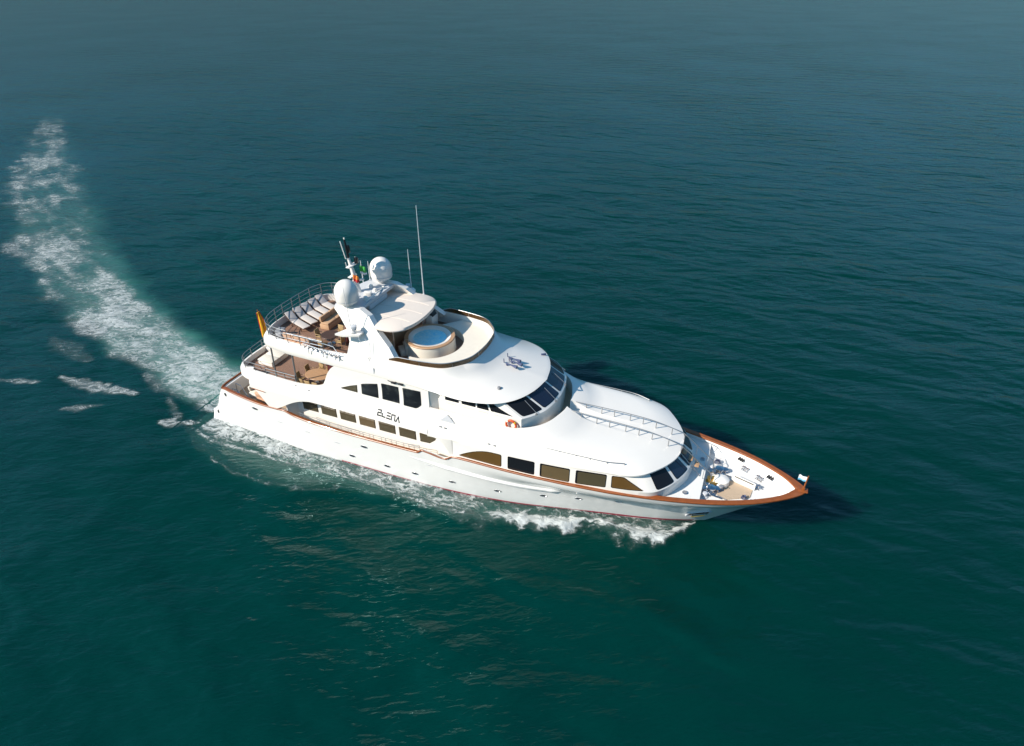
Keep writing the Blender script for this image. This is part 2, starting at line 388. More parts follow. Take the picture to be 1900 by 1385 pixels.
# ---------------------------------------------------------------- side shells between main deck and sun deck
def arch_lo(x):  return pch(x, [-16.0, -15.4, -14.6, -14.2, -13.9, -12.9, -12.1, -11.3, -10.6, -9, -2, -1.2, -.8, -.4, -.1, .55], [3.45, 3.45, 3.5, 3.55, 3.68, 4.3, 4.72, 5.0, 5.12, 5.14, 5.12, 5.1, 5.06, 4.95, 4.75, 3.5])
def shell_y(z):  return pch(z, [3.4, 5.1, 5.6, 6.1, 6.6, 7.6, 8.5, 9.0], [4.6, 4.6, 4.46, 4.18, 4.06, 3.98, 3.98, 4.0])
def shell_hi(x): return pch(x, [-16.5, -12.4, -10.4, -9.75, -9.2, -8.7, -8.2, -1.2], [6.12, 6.12, 6.3, 6.55, 7.6, 8.2, 8.45, 8.45])
xs = np.unique(np.r_[np.linspace(-16.4, -1.2, 120), np.linspace(-10.5, -8, 24)])
shells = {}
for sg in (-1, 1):
    mb = MB()
    lo = arch_lo(xs)
    # wing panel: aft edge slants from (-16,3.4) up to (-14.9,4.8)
    lo = np.where(xs < -16.0, 4.82, np.where(xs < -14.9, np.maximum(lo, 4.82 - np.clip((xs + 16.0) / 1.1, 0, 1) * 1.4), lo))
    lo = np.where(xs < -15.9, 4.82, lo)
    hi = shell_hi(xs)
    G = []
    for t in np.linspace(0, 1, 22):
        z = lo + (hi - lo) * t; y = shell_y(z)
        y = np.where(xs < -13, np.minimum(y, y - (xs + 13) * 0 - .04 * (-13 - xs)), y)
        G.append(np.stack([xs, sg * y, z], -1))
    G = np.array(G); H = G.copy(); H[..., 1] -= sg * .14
    mb.grid(G); mb.grid(H); mb.grid(np.array([G[0], H[0]])); mb.grid(np.array([G[-1], H[-1]])); mb.grid(np.array([G[:, -1], H[:, -1]])); mb.grid(np.array([G[:, 0], H[:, 0]]))
    x2 = np.linspace(-1.2, .58, 30); lo = arch_lo(x2); G = []
    for t in np.linspace(0, 1, 12):
        z = lo + (5.16 - lo) * t; G.append(np.stack([x2, sg * (shell_y(z) - .11 * np.clip((x2 + .3) / .88, 0, 1) ** 2), z], -1))
    G = np.array(G); H = G.copy(); H[..., 1] -= sg * .12
    mb.grid(G); mb.grid(H); mb.grid(np.array([G[0], H[0]]))
    shells[sg] = obj('side_shell', mb, 'white', Y, angle=40)
shell = shells[-1]

# upper-deck side windows lying in an arched strip of the shell
UT = lambda x: pch(x, [-8.25, -7.4, -6.7, -6.3, -5.0, -4.7, -3.4, -3.0, -1.7], [6.68, 7.05, 7.3, 7.48, 7.82, 7.92, 7.97, 8.0, 8.06])
def upane(x0, x1, zb, mm, sg, tip=False):
    q = MB()
    for mi, ins, d in ((0, 0.0, .008), (1, .05, .016)):
        xs = np.linspace(x0 + ins, x1 - ins, 12); G = []
        for t in np.linspace(0, 1, 8):
            lo = zb(xs) + ins; hi = np.maximum(UT(xs) - ins, lo + .01); z = lo + (hi - lo) * t
            y = shell_y(z) + d
            G.append(np.stack([xs, sg * y, z], -1))
        q.mi(mi).grid(G)
    return obj('window', q, ['frame', mm], shells[sg])
for sg in (-1, 1):
    upane(-8.15, -6.8, lambda x: x*0 + 6.66, 'blind2', sg)
    upane(-6.46, -5.1, lambda x: x*0 + 6.65, 'glass', sg)
    upane(-4.8, -3.45, lambda x: x*0 + 6.67, 'glass', sg)
    upane(-3.14, -1.78, lambda x: 6.62 + .35 * np.clip((x + 2.3) / .5, 0, 1) ** 2, 'glass', sg)

# name lettering on the shell: strokes laid along the surface
def stroke(mb, pts, w, sg, X0, Z0):
    P = [Vector((X0 + u, 0, Z0 + v)) for u, v in pts]
    for a, b in zip(P[:-1], P[1:]):
        t = (b - a).normalized(); nrm = Vector((-t.z, 0, t.x)) * w / 2
        quad = [a - nrm - t*w*.3, b - nrm + t*w*.3, b + nrm + t*w*.3, a + nrm - t*w*.3]
        o = [Vector((p.x, sg * (float(shell_y(p.z)) + .006), p.z)) for p in quad]
        mb.prism(o, (0, sg * .012, 0))
L = {'E': [[(.0, .34), (.26, .34), (.25, .18)], [(.02, .18), (.25, .18)], [(.02, .18), (0, .0), (.26, 0)]],
     'L': [[(.0, .2), (0, .02), (.24, 0)]],
     'E2': [[(0, .36), (.27, .34)], [(.02, .19), (.26, .18)], [(.0, .02), (.27, 0)]],
     'N': [[(0, 0), (.02, .34), (.26, .34), (.27, 0)]],
     'A': [[(0, 0), (.16, .34)], [(.16, .34), (.27, 0)]]}
for sg in (-1, 1):
    mb = MB()
    for k, ch in enumerate(('E', 'L', 'E2', 'N', 'A')):
        for s in L[ch]: stroke(mb, s, .085, sg, -5.08 + .365 * k, 5.55 - .03 * k)
    obj('name_lettering', mb, 'black', shells[sg], smooth=False)

# ---------------------------------------------------------------- upper deck aft (floor, stern bulwark)
mb = MB()
half = [(-9.0, 3.9), (-12.4, 3.85), (-15, 3.75), (-17.3, 3.6), (-18.1, 3.2), (-18.35, 2.4), (-18.45, 0)]
h = cr(half, 60); ring = np.vstack([h * [1, -1], (h * [1, 1])[::-1][1:]])
n = len(ring)
zt = pch(ring[:, 0], [-18.5, -17.5, -16.4, -9], [5.75, 5.85, 6.1, 6.12])
sec = []
for off, z in ((-.3, 4.78), (.05, 4.82), (.22, 5.0), (.18, 5.5), (.02, None), (-.12, None), (-.14, 5.35)):
    c = ring.copy(); nv = np.gradient(ring, axis=0); nv = np.stack([nv[:, 1], -nv[:, 0]], 1); nv /= np.linalg.norm(nv, axis=1)[:, None]
    nv *= -1 if nv[0, 1] > 0 else 1
    if nv[0, 1] > 0: nv = -nv
    c = c + nv * off
    sec.append(np.stack([c[:, 0], c[:, 1], zt if z is None else np.full(n, z)], -1))
mask = ring[:, 0] < -16.2
a = np.where(mask)[0]
mb.grid([s[a[0]:a[-1]+1] for s in sec])
updeck = obj('stern_bulwark', mb, 'white', Y)
mb = MB(); mb.tube([tuple(p) for p in np.stack([sec[1][a[0]:a[-1]+1, 0], sec[1][a[0]:a[-1]+1, 1], np.full(len(a), 4.80)], -1)], .03, 6)
for sg in (-1, 1): mb.tube([(-16.2, sg * 4.5, 4.82), (-14.95, sg * 4.58, 4.82)], .03, 6)
obj('teak_trim', mb, 'cap', updeck)
def plate(outline, z0, z1, mat_, name, parent, mats=None, top_smooth=False):
    q = MB(); q.prism([(x, y, z0) for x, y in outline], (0, 0, z1 - z0)); return obj(name, q, mat_, parent, smooth=False)
h = cr([(-2, 3.8), (-9.0, 3.85), (-12.4, 3.85), (-15, 3.72), (-17.3, 3.5), (-18.0, 3.1), (-18.25, 2.4), (-18.33, 0)], 50)
outl = [tuple(p) for p in np.vstack([h * [1, -1], h[::-1][1:]])]
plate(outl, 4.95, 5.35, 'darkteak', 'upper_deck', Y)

# ---------------------------------------------------------------- upper saloon (behind the shell) with its shaded aft end
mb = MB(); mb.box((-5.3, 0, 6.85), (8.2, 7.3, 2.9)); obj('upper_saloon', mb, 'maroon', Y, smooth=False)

# ---------------------------------------------------------------- sun deck body: one loft of plan rings
def ring_of(ctrl, n=140):
    h = cr(ctrl, n); return np.vstack([h * [1, -1, 1], h[::-1][1:]])
R_in0 = ring_of([(-14.9, 0, 8.5), (-14.85, 2.2, 8.5), (-14.3, 3.4, 8.5), (-13, 3.7, 8.46), (-8.5, 3.75, 8.40), (-1.2, 3.75, 8.36), (2, 3.6, 8.36), (3.6, 3.0, 8.36), (4.5, 1.8, 8.36), (4.8, 0, 8.36)])
R0 = ring_of([(-15.2, 0, 8.58), (-15.1, 2.4, 8.58), (-14.6, 3.65, 8.55), (-13, 4.02, 8.48), (-8.5, 3.99, 8.36), (-3, 4.0, 8.34), (-.6, 4.12, 8.34), (1.2, 4.22, 8.34), (2.6, 4.02, 8.34), (3.7, 3.55, 8.34), (4.5, 2.75, 8.34), (5.1, 1.5, 8.34), (5.4, 0, 8.34)])
R1 = ring_of([(-15.3, 0, 8.75), (-15.2, 2.4, 8.75), (-14.7, 3.7, 8.72), (-13, 4.09, 8.66), (-8.5, 4.03, 8.55), (-3, 4.03, 8.45), (-.6, 4.18, 8.42), (1.2, 4.3, 8.42), (2.65, 4.1, 8.42), (3.78, 3.6, 8.42), (4.6, 2.78, 8.42), (5.2, 1.52, 8.42), (5.5, 0, 8.42)])
R2 = ring_of([(-15.25, 0, 9.1), (-15.15, 2.4, 9.1), (-14.65, 3.66, 9.08), (-13, 4.05, 9.05), (-8.5, 3.97, 8.95), (-3, 3.97, 8.7), (-.6, 4.04, 8.6), (1.2, 4.1, 8.54), (2.5, 3.92, 8.53), (3.6, 3.42, 8.53), (4.35, 2.65, 8.53), (4.92, 1.45, 8.53), (5.2, 0, 8.53)])
R3 = ring_of([(-15.18, 0, 9.3), (-15.05, 2.4, 9.3), (-14.5, 3.6, 9.28), (-13, 3.96, 9.26), (-8.5, 3.93, 9.2), (-4, 3.95, 9.1), (-1.2, 3.85, 9.0), (.3, 3.55, 8.98), (1.4, 2.9, 8.98), (2.2, 2.1, 9.0), (2.6, 1.1, 9.0), (2.75, 0, 9.0)])
R4 = ring_of([(-15.12, 0, 9.36), (-15.0, 2.4, 9.36), (-14.45, 3.52, 9.35), (-13, 3.88, 9.33), (-8.5, 3.87, 9.32), (-4.2, 3.88, 9.45), (-1.4, 3.72, 9.4), (-.1, 3.4, 9.4), (.75, 2.75, 9.4), (1.35, 1.95, 9.4), (1.6, 1.0, 9.4), (1.7, 0, 9.4)])
R5 = ring_of([(-15.05, 0, 9.38), (-14.92, 2.4, 9.38), (-14.4, 3.44, 9.38), (-13, 3.78, 9.36), (-8.5, 3.78, 9.36), (-4.2, 3.8, 9.76), (-1.5, 3.6, 9.78), (-.3, 3.3, 9.78), (.45, 2.65, 9.78), (.95, 1.9, 9.78), (1.15, 1.0, 9.78), (1.22, 0, 9.78)])
R6 = R5.copy(); R6[:, :2] = R5[:, :2] * .0 + R5[:, :2] - np.stack([np.sign(R5[:, 0] + 6) * .0, np.sign(R5[:, 1]) * .10], -1); R6[:, 0] -= np.where(R5[:, 0] > 0, .08, 0)
R7 = R6.copy(); R7[:, 2] = 8.8; R7[:, 1] *= .99
mb = MB(); mb.grid([R_in0, R0, R1, R2, R3, R4, R5, R6, R7])
h = R_in0.copy(); mb.poly([tuple(p) for p in h])
sundeck = obj('sun_deck', mb, 'white', Y, angle=50)
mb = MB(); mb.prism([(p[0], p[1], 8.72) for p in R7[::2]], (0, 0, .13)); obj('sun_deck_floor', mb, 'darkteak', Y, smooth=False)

# tinted windscreen around the forward half of the sun deck
def band(R, x_min, lift, thick=.02):
    h = R[R[:, 0] > x_min]; lo = h.copy(); hi = h.copy(); hi[:, 2] += lift
    nv = np.gradient(h[:, :2], axis=0); nv = np.stack([-nv[:, 1], nv[:, 0]], 1); nv /= np.linalg.norm(nv, axis=1)[:, None] + 1e-9
    hi[:, :2] += nv * .0
    return lo, hi, nv
lo, hi, nv = band(R5, -4.2, .34)
f = np.clip((lo[:, 0] + 4.2) / .8, 0, 1); hi[:, 2] = lo[:, 2] + .06 + .28 * f
lo[:, 1] *= .985; hi[:, 1] *= .985; lo[:, 0] -= .03; hi[:, 0] -= .06
mb = MB(); i2 = lo.copy(); i3 = hi.copy(); i2[:, :2] *= .997; i3[:, :2] *= .997
mb.grid([lo, hi, i3, i2], cu=True)
ws = obj('sun_deck_windscreen', mb, 'tint', Y)
mb = MB(); mb.tube([tuple(p) for p in hi], .022, 6)
for k in range(0, len(lo), 14): mb.tube([tuple(lo[k]), tuple(hi[k])], .018, 6)
obj('windscreen_rail', mb, 'steel', ws)

# ---------------------------------------------------------------- wheelhouse under the brow
n = 110
def WB(z, d=0.0):
    a = np.stack([np.linspace(-1.0, 5.12, 60), np.full(60, 3.52 + d), np.full(60, z)], -1)
    return np.vstack([a, cr([(5.12, 3.52 + d, z), (5.7, 2.85 + d, z), (6.1 + d, 2.15 + d, z), (6.4 + d, 1.1, z), (6.5 + d, 0, z)], 51)[1:]])
def WT(z):
    x = np.linspace(-1.0, 5.12, 60); x = np.where(x < 2.4, x, 2.4 + (x - 2.4) * (1.15 / 2.72))
    a = np.stack([x, np.full(60, 3.4), np.full(60, z)], -1)
    return np.vstack([a, cr([(3.55, 3.4, z), (4.25, 2.62, z), (4.7, 1.85, z), (5.02, .95, z), (5.12, 0, z)], 51)[1:]])
def full(h): return np.vstack([h * [1, -1, 1], h[::-1][1:]])
mb = MB(); mb.grid([full(WB(5.7, .02)), full(WB(7.35, .05)), full(WB(7.52, .05)), full(WB(7.56)), full(WT(8.42))])
wheel = obj('wheelhouse', mb, 'white', Y)
A0, A1 = WB(7.56), WT(8.42)
def wpane(A, B, s0, s1, t0, t1, mm, parent, name='window', sgs=(-1, 1), off=.012, fr=.035, tl=None, nn=14, cut=None, blind=False):
    """glazing laid on the ruled surface between rings A and B: s along the ring, t up it"""
    N = len(A) - 1
    for sg in sgs:
        q = MB()
        LW = float(np.linalg.norm(A[int(s1 * N)] - A[int(s0 * N)])) + .05
        for mi, ins, d in ((0, 0, off), (1, fr, off + .008)):
            lft = ins * (3.2 if blind else 1.0); topi = ins * (2.2 if blind else 1.0)
            ss = np.linspace(0, 1, nn); ss = .5 - .5 * np.cos(ss * math.pi); ss = (s0 + (s1 - s0) * lft / LW) + ss * ((s1 - s0) * (1 - (lft + ins) / LW)); G = []
            a = np.stack([np.interp(ss * N, np.arange(N + 1), A[:, k]) for k in range(3)], -1)
            b = np.stack([np.interp(ss * N, np.arange(N + 1), B[:, k]) for k in range(3)], -1)
            u = (ss - s0) / (s1 - s0); uu = (ss - ss[0]) / (ss[-1] - ss[0]); rs = min(.3, .11 / LW); e = np.clip(1 - np.minimum(uu, 1 - uu) / rs, 0, 1); rc = .085 * (1 - np.sqrt(1 - e * e))
            ta = t0 + ins * .9 + rc; tb = (t1 if tl is None else tl(u)) - topi * .9 - rc; tb = np.maximum(tb, ta + .01)
            if cut is not None: ta = np.minimum(cut(u) + ins * .9, tb - .01)
            for t in np.linspace(0, 1, 6):
                tt = (ta + (tb - ta) * t)[:, None]; G.append(a + (b - a) * tt)
            G = np.array(G)
            e1 = np.gradient(G, axis=1); e2 = np.gradient(G, axis=0); nv = np.cross(e1, e2); nv /= np.linalg.norm(nv, axis=-1)[..., None] + 1e-9
            out = G.copy(); out[..., 2] = 0; out[..., 0] -= 0
            nv *= np.where((nv * [1, 1, .3]).sum(-1) < 0, -1, 1)[..., None]
            G = G + nv * d; G[..., 1] *= sg
            q.mi(mi).grid(G)
        obj(name, q, ['frame', mm], parent)
def s_at(A, B, axis, val, t=.5):
    P = A + (B - A) * t; k = np.arange(len(P)) / (len(P) - 1)
    o = np.argsort(P[:, axis]); return float(np.interp(val, P[o, axis], k[o]))
sx = lambda x: s_at(A0, A1, 0, x)
sy = lambda y: s_at(A0, A1, 1, y)
for x0, x1 in ((-.25, .75), (.95, 1.95), (2.05, 2.75)):
    wpane(A0, A1, sx(x0), sx(x1), -.28, .45, 'glass', wheel, fr=.02)
wpane(A0, A1, sx(2.85), sx(4.12), -.28, .8, 'glass', wheel, fr=.02, tl=lambda u: .85 - 1.05 * np.clip((u - .12) / .88, 0, 1))
fs = [59 / 109 + .012, s_at(A0, A1, 1, 2.05), 1.0]
FA, FB = full(A0), full(A1)
for k in range(2):
    wpane(A0, A1, fs[k] + .008, fs[k+1] - .010, .06, .97, 'bluegl' if k else 'glass', wheel)
for k, (yb, yt) in enumerate(((-2.75, -2.5), (-.95, -1.1), (1.1, .2), (2.75, 1.5))):
    s = s_at(FA, FB, 1, yb, 0); i = int(round(s * (len(FA) - 1))); p = Vector(FA[i]) + Vector((.05, 0, -.0)); i2 = i + 3
    e = Vector(FA[i2]) * .3 + Vector(FB[i2]) * .7 + Vector((.1, 0, .06))
    q = MB(); q.tube([p, p + Vector((.06, 0, .06)), e], .016, 6); q.box(p, (.12, .12, .08)); obj('wiper', q, 'railg', wheel)

# ---------------------------------------------------------------- forward deckhouse: walls, roof and the cowl of the walkway round the wheelhouse
def hring(ys, zs, front, nf=46, x0=.5):
    XS_ = np.linspace(x0, 11, 90)
    side = np.stack([XS_, pch(XS_, *ys), pch(XS_, *zs)], -1)
    fr = cr([side[-4], side[-1]] + list(front), nf + 6)
    fr = cr(np.vstack([[side[-1]], [f_ for f_ in front]]), nf)
    return np.vstack([side, fr[1:]])
A = hring(([-1.2, 4, 8, 11], [4.50, 4.47, 4.40, 4.2]), ([-1.2, .2, 1, 4.4, 11], [3.2, 3.3, 3.7, 3.85, 4.05]), [(12.6, 3.95, 4.03), (13.6, 3.72, 4.03), (14.4, 3.05, 4.03), (15.05, 2.05, 4.03), (15.45, 1.05, 4.03), (15.6, 0, 4.03)])
B = hring(([-1.2, 4, 8, 11], [4.49, 4.46, 4.40, 4.24]), ([-1.2, 4.2, 9, 11], [3.93, 3.97, 4.25, 4.5]), [(12.6, 4.08, 4.66), (13.75, 3.78, 4.74), (14.45, 3.05, 4.75), (15.0, 2.05, 4.75), (15.36, 1.05, 4.75), (15.5, 0, 4.75)])
C = hring(([-1.2, 4, 8, 11], [4.47, 4.43, 4.36, 4.18]), ([-1.2, 4.2, 9, 11], [4.95, 5.08, 5.4, 5.58]), [(12.0, 3.98, 5.62), (12.75, 3.55, 5.62), (13.4, 2.8, 5.6), (13.95, 1.9, 5.6), (14.25, 1.0, 5.6), (14.35, 0, 5.6)])
C_roof = C.copy(); C_roof = np.vstack([[(-1.2, 4.57, 4.97)], C])
mb = MB(); mb.grid([full(A), full(B), full(C)])
house = obj('deckhouse', mb, 'white', Y)
D0 = hring(([-1.2, 4, 8, 11], [4.45, 4.42, 4.36, 4.22]), ([-1.2, 4.2, 9, 11], [5.0, 5.16, 5.48, 5.64]), [(12.1, 4.08, 5.68), (12.95, 3.68, 5.68), (13.7, 2.85, 5.66), (14.3, 1.9, 5.64), (14.65, 1.0, 5.64), (14.75, 0, 5.64)], x0=-1.2)
D0[:, 1] += .13 * np.clip(1 - (D0[:, 0] + 1.2) / 2.5, 0, 1); D = D0.copy(); D[:, 2] += .09
nR = 150
Dr = cr(D[::3], nR); Cr = cr(C_roof[::3], nR); D0r = cr(D0[::3], nR)
E_ = cr([(-1.2, 4.48, 5.52), (.5, 4.36, 5.54), (4, 4.28, 5.62), (8, 4.2, 5.85), (11, 4.02, 5.98), (12.3, 3.6, 5.98), (13.2, 2.75, 5.93), (13.8, 1.8, 5.88), (14.1, .95, 5.86), (14.2, 0, 5.86)], nR)
F_ = cr([(-1.2, 4.27, 5.94), (3, 4.18, 5.98), (7, 4.0, 6.1), (9.8, 3.6, 6.22), (11.3, 2.8, 6.22), (12.2, 1.8, 6.18), (12.6, .9, 6.17), (12.7, 0, 6.17)], nR)
H_ = cr([(-1.2, 4.13, 6.3), (3, 4.14, 6.3), (6.6, 3.95, 6.26), (8.2, 3.45, 6.25), (8.85, 2.6, 6.26), (9.1, 1.7, 6.27), (9.15, .9, 6.27), (9.15, 0, 6.27)], nR)
H2 = cr([(-1.2, 4.07, 6.6), (3, 4.1, 6.6), (5.8, 3.9, 6.5), (7.1, 3.3, 6.46), (7.75, 2.5, 6.46), (8.1, 1.65, 6.46), (8.2, .85, 6.46), (8.22, 0, 6.46)], nR)
K_ = cr([(-1.2, 4.04, 6.95), (3, 4.06, 6.95), (5.0, 3.85, 6.93), (6.1, 3.15, 6.93), (6.65, 2.4, 6.93), (6.95, 1.6, 6.93), (7.15, .85, 6.93), (7.2, 0, 6.93)], nR)
def notch(R, z):
    R = R.copy(); R[:, 2] = np.where(R[:, 1] < .42, np.minimum(R[:, 2], z), R[:, 2]); return R
K_ = notch(K_, 6.3); H2 = notch(H2, 6.3)
K2 = K_.copy(); K2[:, 1] = np.maximum(K_[:, 1] - .10, 0); K2[:, 0] -= np.where(K_[:, 0] > 5, .10, 0); K2[:, 2] += .0
K3 = K2.copy(); K3[:, 2] = 5.95
mb = MB(); mb.grid([full(Cr), full(D0r), full(Dr), full(E_), full(F_), full(H_), full(H2), full(K_), full(K2), full(K3)])
roof = obj('foredeck_roof', mb, 'white', Y, angle=50)
mb = MB(); mb.prism([(p[0], p[1], 5.9) for p in full(K3)[::2]], (0, 0, .07)); obj('bridge_walkway', mb, 'teak', Y, smooth=False)
# splayed forward ends of the wide upper shell beside the walkway
for sg in (-1, 1):
    mb = MB(); mb.prism([(-1.22, sg * 3.98, 6.6), (-.55, sg * 3.42, 6.6), (-.55, sg * 3.42, 8.36), (-1.22, sg * 3.98, 8.36)], (-.1, sg * -.1, 0))
    obj('wing_station', mb, 'white', Y, smooth=False)
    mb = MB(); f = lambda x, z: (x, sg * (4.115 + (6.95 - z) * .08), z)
    mb.prism([f(-.35, 6.3), f(.75, 6.3), f(.2, 6.85)], (0, sg * .03, 0))  # grey slatted triangle added in place of a shadow on the shell
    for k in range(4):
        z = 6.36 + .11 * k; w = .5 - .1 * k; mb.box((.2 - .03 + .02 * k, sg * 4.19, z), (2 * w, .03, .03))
    obj('grey_shade_triangle', mb, 'lgrey', Y, smooth=False)
# side windows of the deckhouse
sB = lambda x: s_at(B, C, 0, x)
FW = [('blind3', 1.1, 4.12), ('glass', 4.55, 6.38), ('blind', 6.74, 8.68), ('blind2', 9.05, 10.95)]
wpane(B, C, sB(1.05), sB(4.12), .02, .93, 'blind3', house, fr=.04, tl=lambda u: .06 + .88 * np.sin(np.clip(u * 1.25, 0, 1) * math.pi / 2) ** .9)
for mm, x0, x1 in FW[1:]: wpane(B, C, sB(x0), sB(x1), .02, .95, mm, house, fr=.04, blind=mm != 'glass', nn=22)
wpane(B, C, sB(11.25), sB(13.0), .06, .93, 'blind3', house, fr=.05, tl=lambda u: .93 - .85 * np.clip((u - .42) / .58, 0, 1))
sBy = lambda y: s_at(B, C, 1, y)
k0 = sB(12.0)
front = [s_at(B, C, 1, 3.42), sBy(2.15), sBy(.75)]
fr_mid = lambda a, b: (a + b) / 2
for k in range(2):
    wpane(B, C, front[k] + .006, front[k+1] - .006, .06, .98, 'bluegl' if k else 'glass', house, fr=.05)
BF, CF = full(B), full(C); hw = 1 - front[2]
wpane(BF, CF, .5 - hw/2 + .003, .5 + hw/2 - .003, .06, .98, 'bluegl', house, sgs=(-1,))

# ---------------------------------------------------------------- rails
def rail(name, path, h, n_post, mats, parent, r=.02, mids=(.5,), base_z=None, post_r=None):
    q = MB(); P = np.array(cr(path, max(12, 6 * len(path))))
    for m_ in list(mids) + [1.0]:
        q.tube([(p[0], p[1], p[2] + h * m_) for p in P], r if m_ == 1.0 else r * .7, 6)
    for i in np.linspace(0, len(P) - 1, n_post).round().astype(int):
        q.tube([tuple(P[i]), (P[i][0], P[i][1], P[i][2] + h)], post_r or r, 6)
    return obj(name, q, mats, parent)
# sun deck stern rail
sp = [(-12.2, -3.9, 9.34), (-13.2, -3.86, 9.35), (-14.3, -3.52, 9.37), (-14.85, -2.6, 9.38), (-15.05, -1.2, 9.38), (-15.08, 0, 9.38), (-15.05, 1.2, 9.38), (-14.85, 2.6, 9.38), (-14.3, 3.52, 9.37), (-13.2, 3.86, 9.35), (-10, 3.9, 9.34)]
rail('sun_deck_rail', sp, .95, 15, 'railg', Y, .028, (.35, .7))
rail('sun_deck_rail', [(-12.2, -3.9, 9.34), (-10.9, -3.9, 9.34), (-9.2, -3.9, 9.34)], .75, 4, 'steel', Y, .03, (.5,))
# upper deck stern rail
up_ = [(-14.9, -4.0, 6.12), (-16.2, -3.92, 6.1), (-17.4, -3.6, 5.86), (-18.1, -2.9, 5.78), (-18.35, -1.5, 5.76), (-18.42, 0, 5.76), (-18.35, 1.5, 5.76), (-18.1, 2.9, 5.78), (-17.4, 3.6, 5.86), (-15, 4.0, 6.12)]
rail('upper_deck_rail', up_, .6, 12, 'railg', Y, .025, (.5,))
for sg in (-1, 1): rail('upper_deck_rail', [(-14.9, sg * 4.0, 6.12), (-13.5, sg * 4.02, 6.12), (-12.2, sg * 4.02, 6.12)], .5, 4, 'railg', Y, .03, (.5,))
for sg in (-1, 1):
    for x in (-14.05, -12.2):
        mb = MB(); mb.tube([(x, sg * 3.95, 6.0), (x + .05, sg * 3.85, 8.5)], .06, 8); obj('awning_post', mb, 'railg', Y)
# side-deck rails above the cap rail
for sg in (-1, 1):
    xs = np.linspace(-12.2, -1.95, 12)
    P = [(x, sg * (float(rail_y(x)) - .14), float(rail_z(x)) + .05) for x in xs]
    rail('side_rail', P, .36, 12, 'steel', Y, .018, (.5,))
# grab rails along the roof edge
for sg in (-1, 1):
    P = [(6.8, sg * 3.98, 6.02), (8.1, sg * 3.96, 6.03), (9.5, sg * 3.92, 6.06), (10.8, sg * 3.84, 6.07), (11.8, sg * 3.55, 6.05)]
    rail('roof_grab_rail', P, .12, 6, 'railg', roof, .025, ())
# railed path down the middle of the roof to the foredeck
for y in (-.62, .62):
    P = [(7.3, y * .8, 6.3), (9.2, y * .95, 6.28), (11, y, 6.26), (12.6, y, 6.18), (14.0, y, 5.92), (14.7, y, 5.72)]
    rail('walkway_rail', P, .5, 9, 'railg', roof, .03, ())
    q = MB(); q.tube(cr([(14.7, y, 6.22), (15.5, y, 5.6), (16.3, y, 4.95), (16.75, y, 4.6), (16.8, y, 4.02)], 20), .03, 6)
    q.tube([(15.6, y, 4.8), (15.6, y, 5.53)], .018, 6); q.tube([(16.3, y, 4.02), (16.3, y, 4.95)], .018, 6)
    obj('stair_rail', q, 'railg', roof)
mb = MB()
for k, (x, z) in enumerate(((14.9, 5.35), (15.35, 4.95), (15.8, 4.55))): mb.box((x, 0, z), (.28, .5, .05), bev=.01)
mb.mi(1).tube([(14.6, -.45, 5.6), (16.1, -.45, 4.05)], .03, 6); mb.tube([(14.6, .45, 5.6), (16.1, .45, 4.05)], .03, 6)
obj('boarding_stair', mb, ['teak2', 'steel'], roof)

# ---------------------------------------------------------------- hardtop, radar arch, domes, masts
def htop(z, k): return ring_of([(-8.0, 0, z), (-7.9, 1.6, z), (-7.9, 2.3 * k, z), (-6.9, 2.62 * k, z), (-5.3, 2.85 * k, z), (-4.35, 2.72 * k, z - .02), (-3.75, 2.25 * k, z - .04), (-3.45, 1.4 * k, z - .05), (-3.36, .7 * k, z - .05), (-3.33, 0, z - .05)], 70)
mb = MB(); a, b, c, d = htop(11.22, .95), htop(11.27, 1.0), htop(11.34, 1.0), htop(11.44, .93)
mb.grid([a, b, c, d]); mb.poly([tuple(p) for p in a[::-1]])
ctr = d.copy(); ctr[:, :2] = (d[:, :2] - [-5.6, 0]) * .55 + [-5.6, 0]; ctr[:, 2] = 11.5; mb.grid([d, ctr]); mb.poly([tuple(p) for p in ctr])
hard = obj('hardtop', mb, 'canvas', Y, angle=40)
mb = MB()
for y in (-1.3, 0, 1.3): mb.tube([(-3.6 - abs(y) * .15, y, 11.43), (-4.4, y, 11.5), (-7.2, y, 11.51)], .016, 5)
obj('canvas_seam', mb, 'canvas', hard)
mb = MB()
for sg in (-1, 1):
    # wing profile in x,z with an inboard lean
    prof = [(-3.7, 9.75), (-4.3, 10.35), (-5.3, 11.1), (-6.1, 11.9), (-6.9, 12.25), (-8.75, 12.25), (-8.9, 12.0), (-8.3, 11.5), (-7.7, 10.9), (-7.35, 10.2), (-7.4, 9.4), (-7.4, 9.2), (-5.0, 9.2), (-3.9, 9.5)]
    yl = lambda z: 3.86 - np.clip((z - 9.3) / 2.9, 0, 1) ** .9 * 1.5
    o = [(x, sg * float(yl(z)), z) for x, z in prof]; i = [(x, sg * (float(yl(z)) - .42), z) for x, z in prof]
    mb = MB(); mb.grid([o, i], cv=True); mb.poly(o); mb.poly(i); leg_ = obj('radar_arch', mb, 'white', Y, smooth=False)
    mb = MB(); mb.prism([(-5.0, sg * 2.98, 10.05), (-4.45, sg * 3.12, 10.05), (-5.6, sg * 2.62, 11.0), (-6.1, sg * 2.62, 11.0)], (0, -sg * .03, 0))
    obj('arch_window', mb, 'glass', leg_, smooth=False)
    if sg < 0: arch = leg_
mb = MB(); mb.prism([(-7.0, -2.4, 11.95), (-7.0, 2.4, 11.95), (-8.9, 2.4, 11.95), (-9.4, .6, 11.95), (-9.4, -.6, 11.95), (-8.9, -2.4, 11.95)], (0, 0, .22))
mb.box((-7.6, 0, 11.72), (1.2, 2.2, .4), bev=.08)
obj('arch_platform', mb, 'lgrey', arch, smooth=False)
mb = MB()
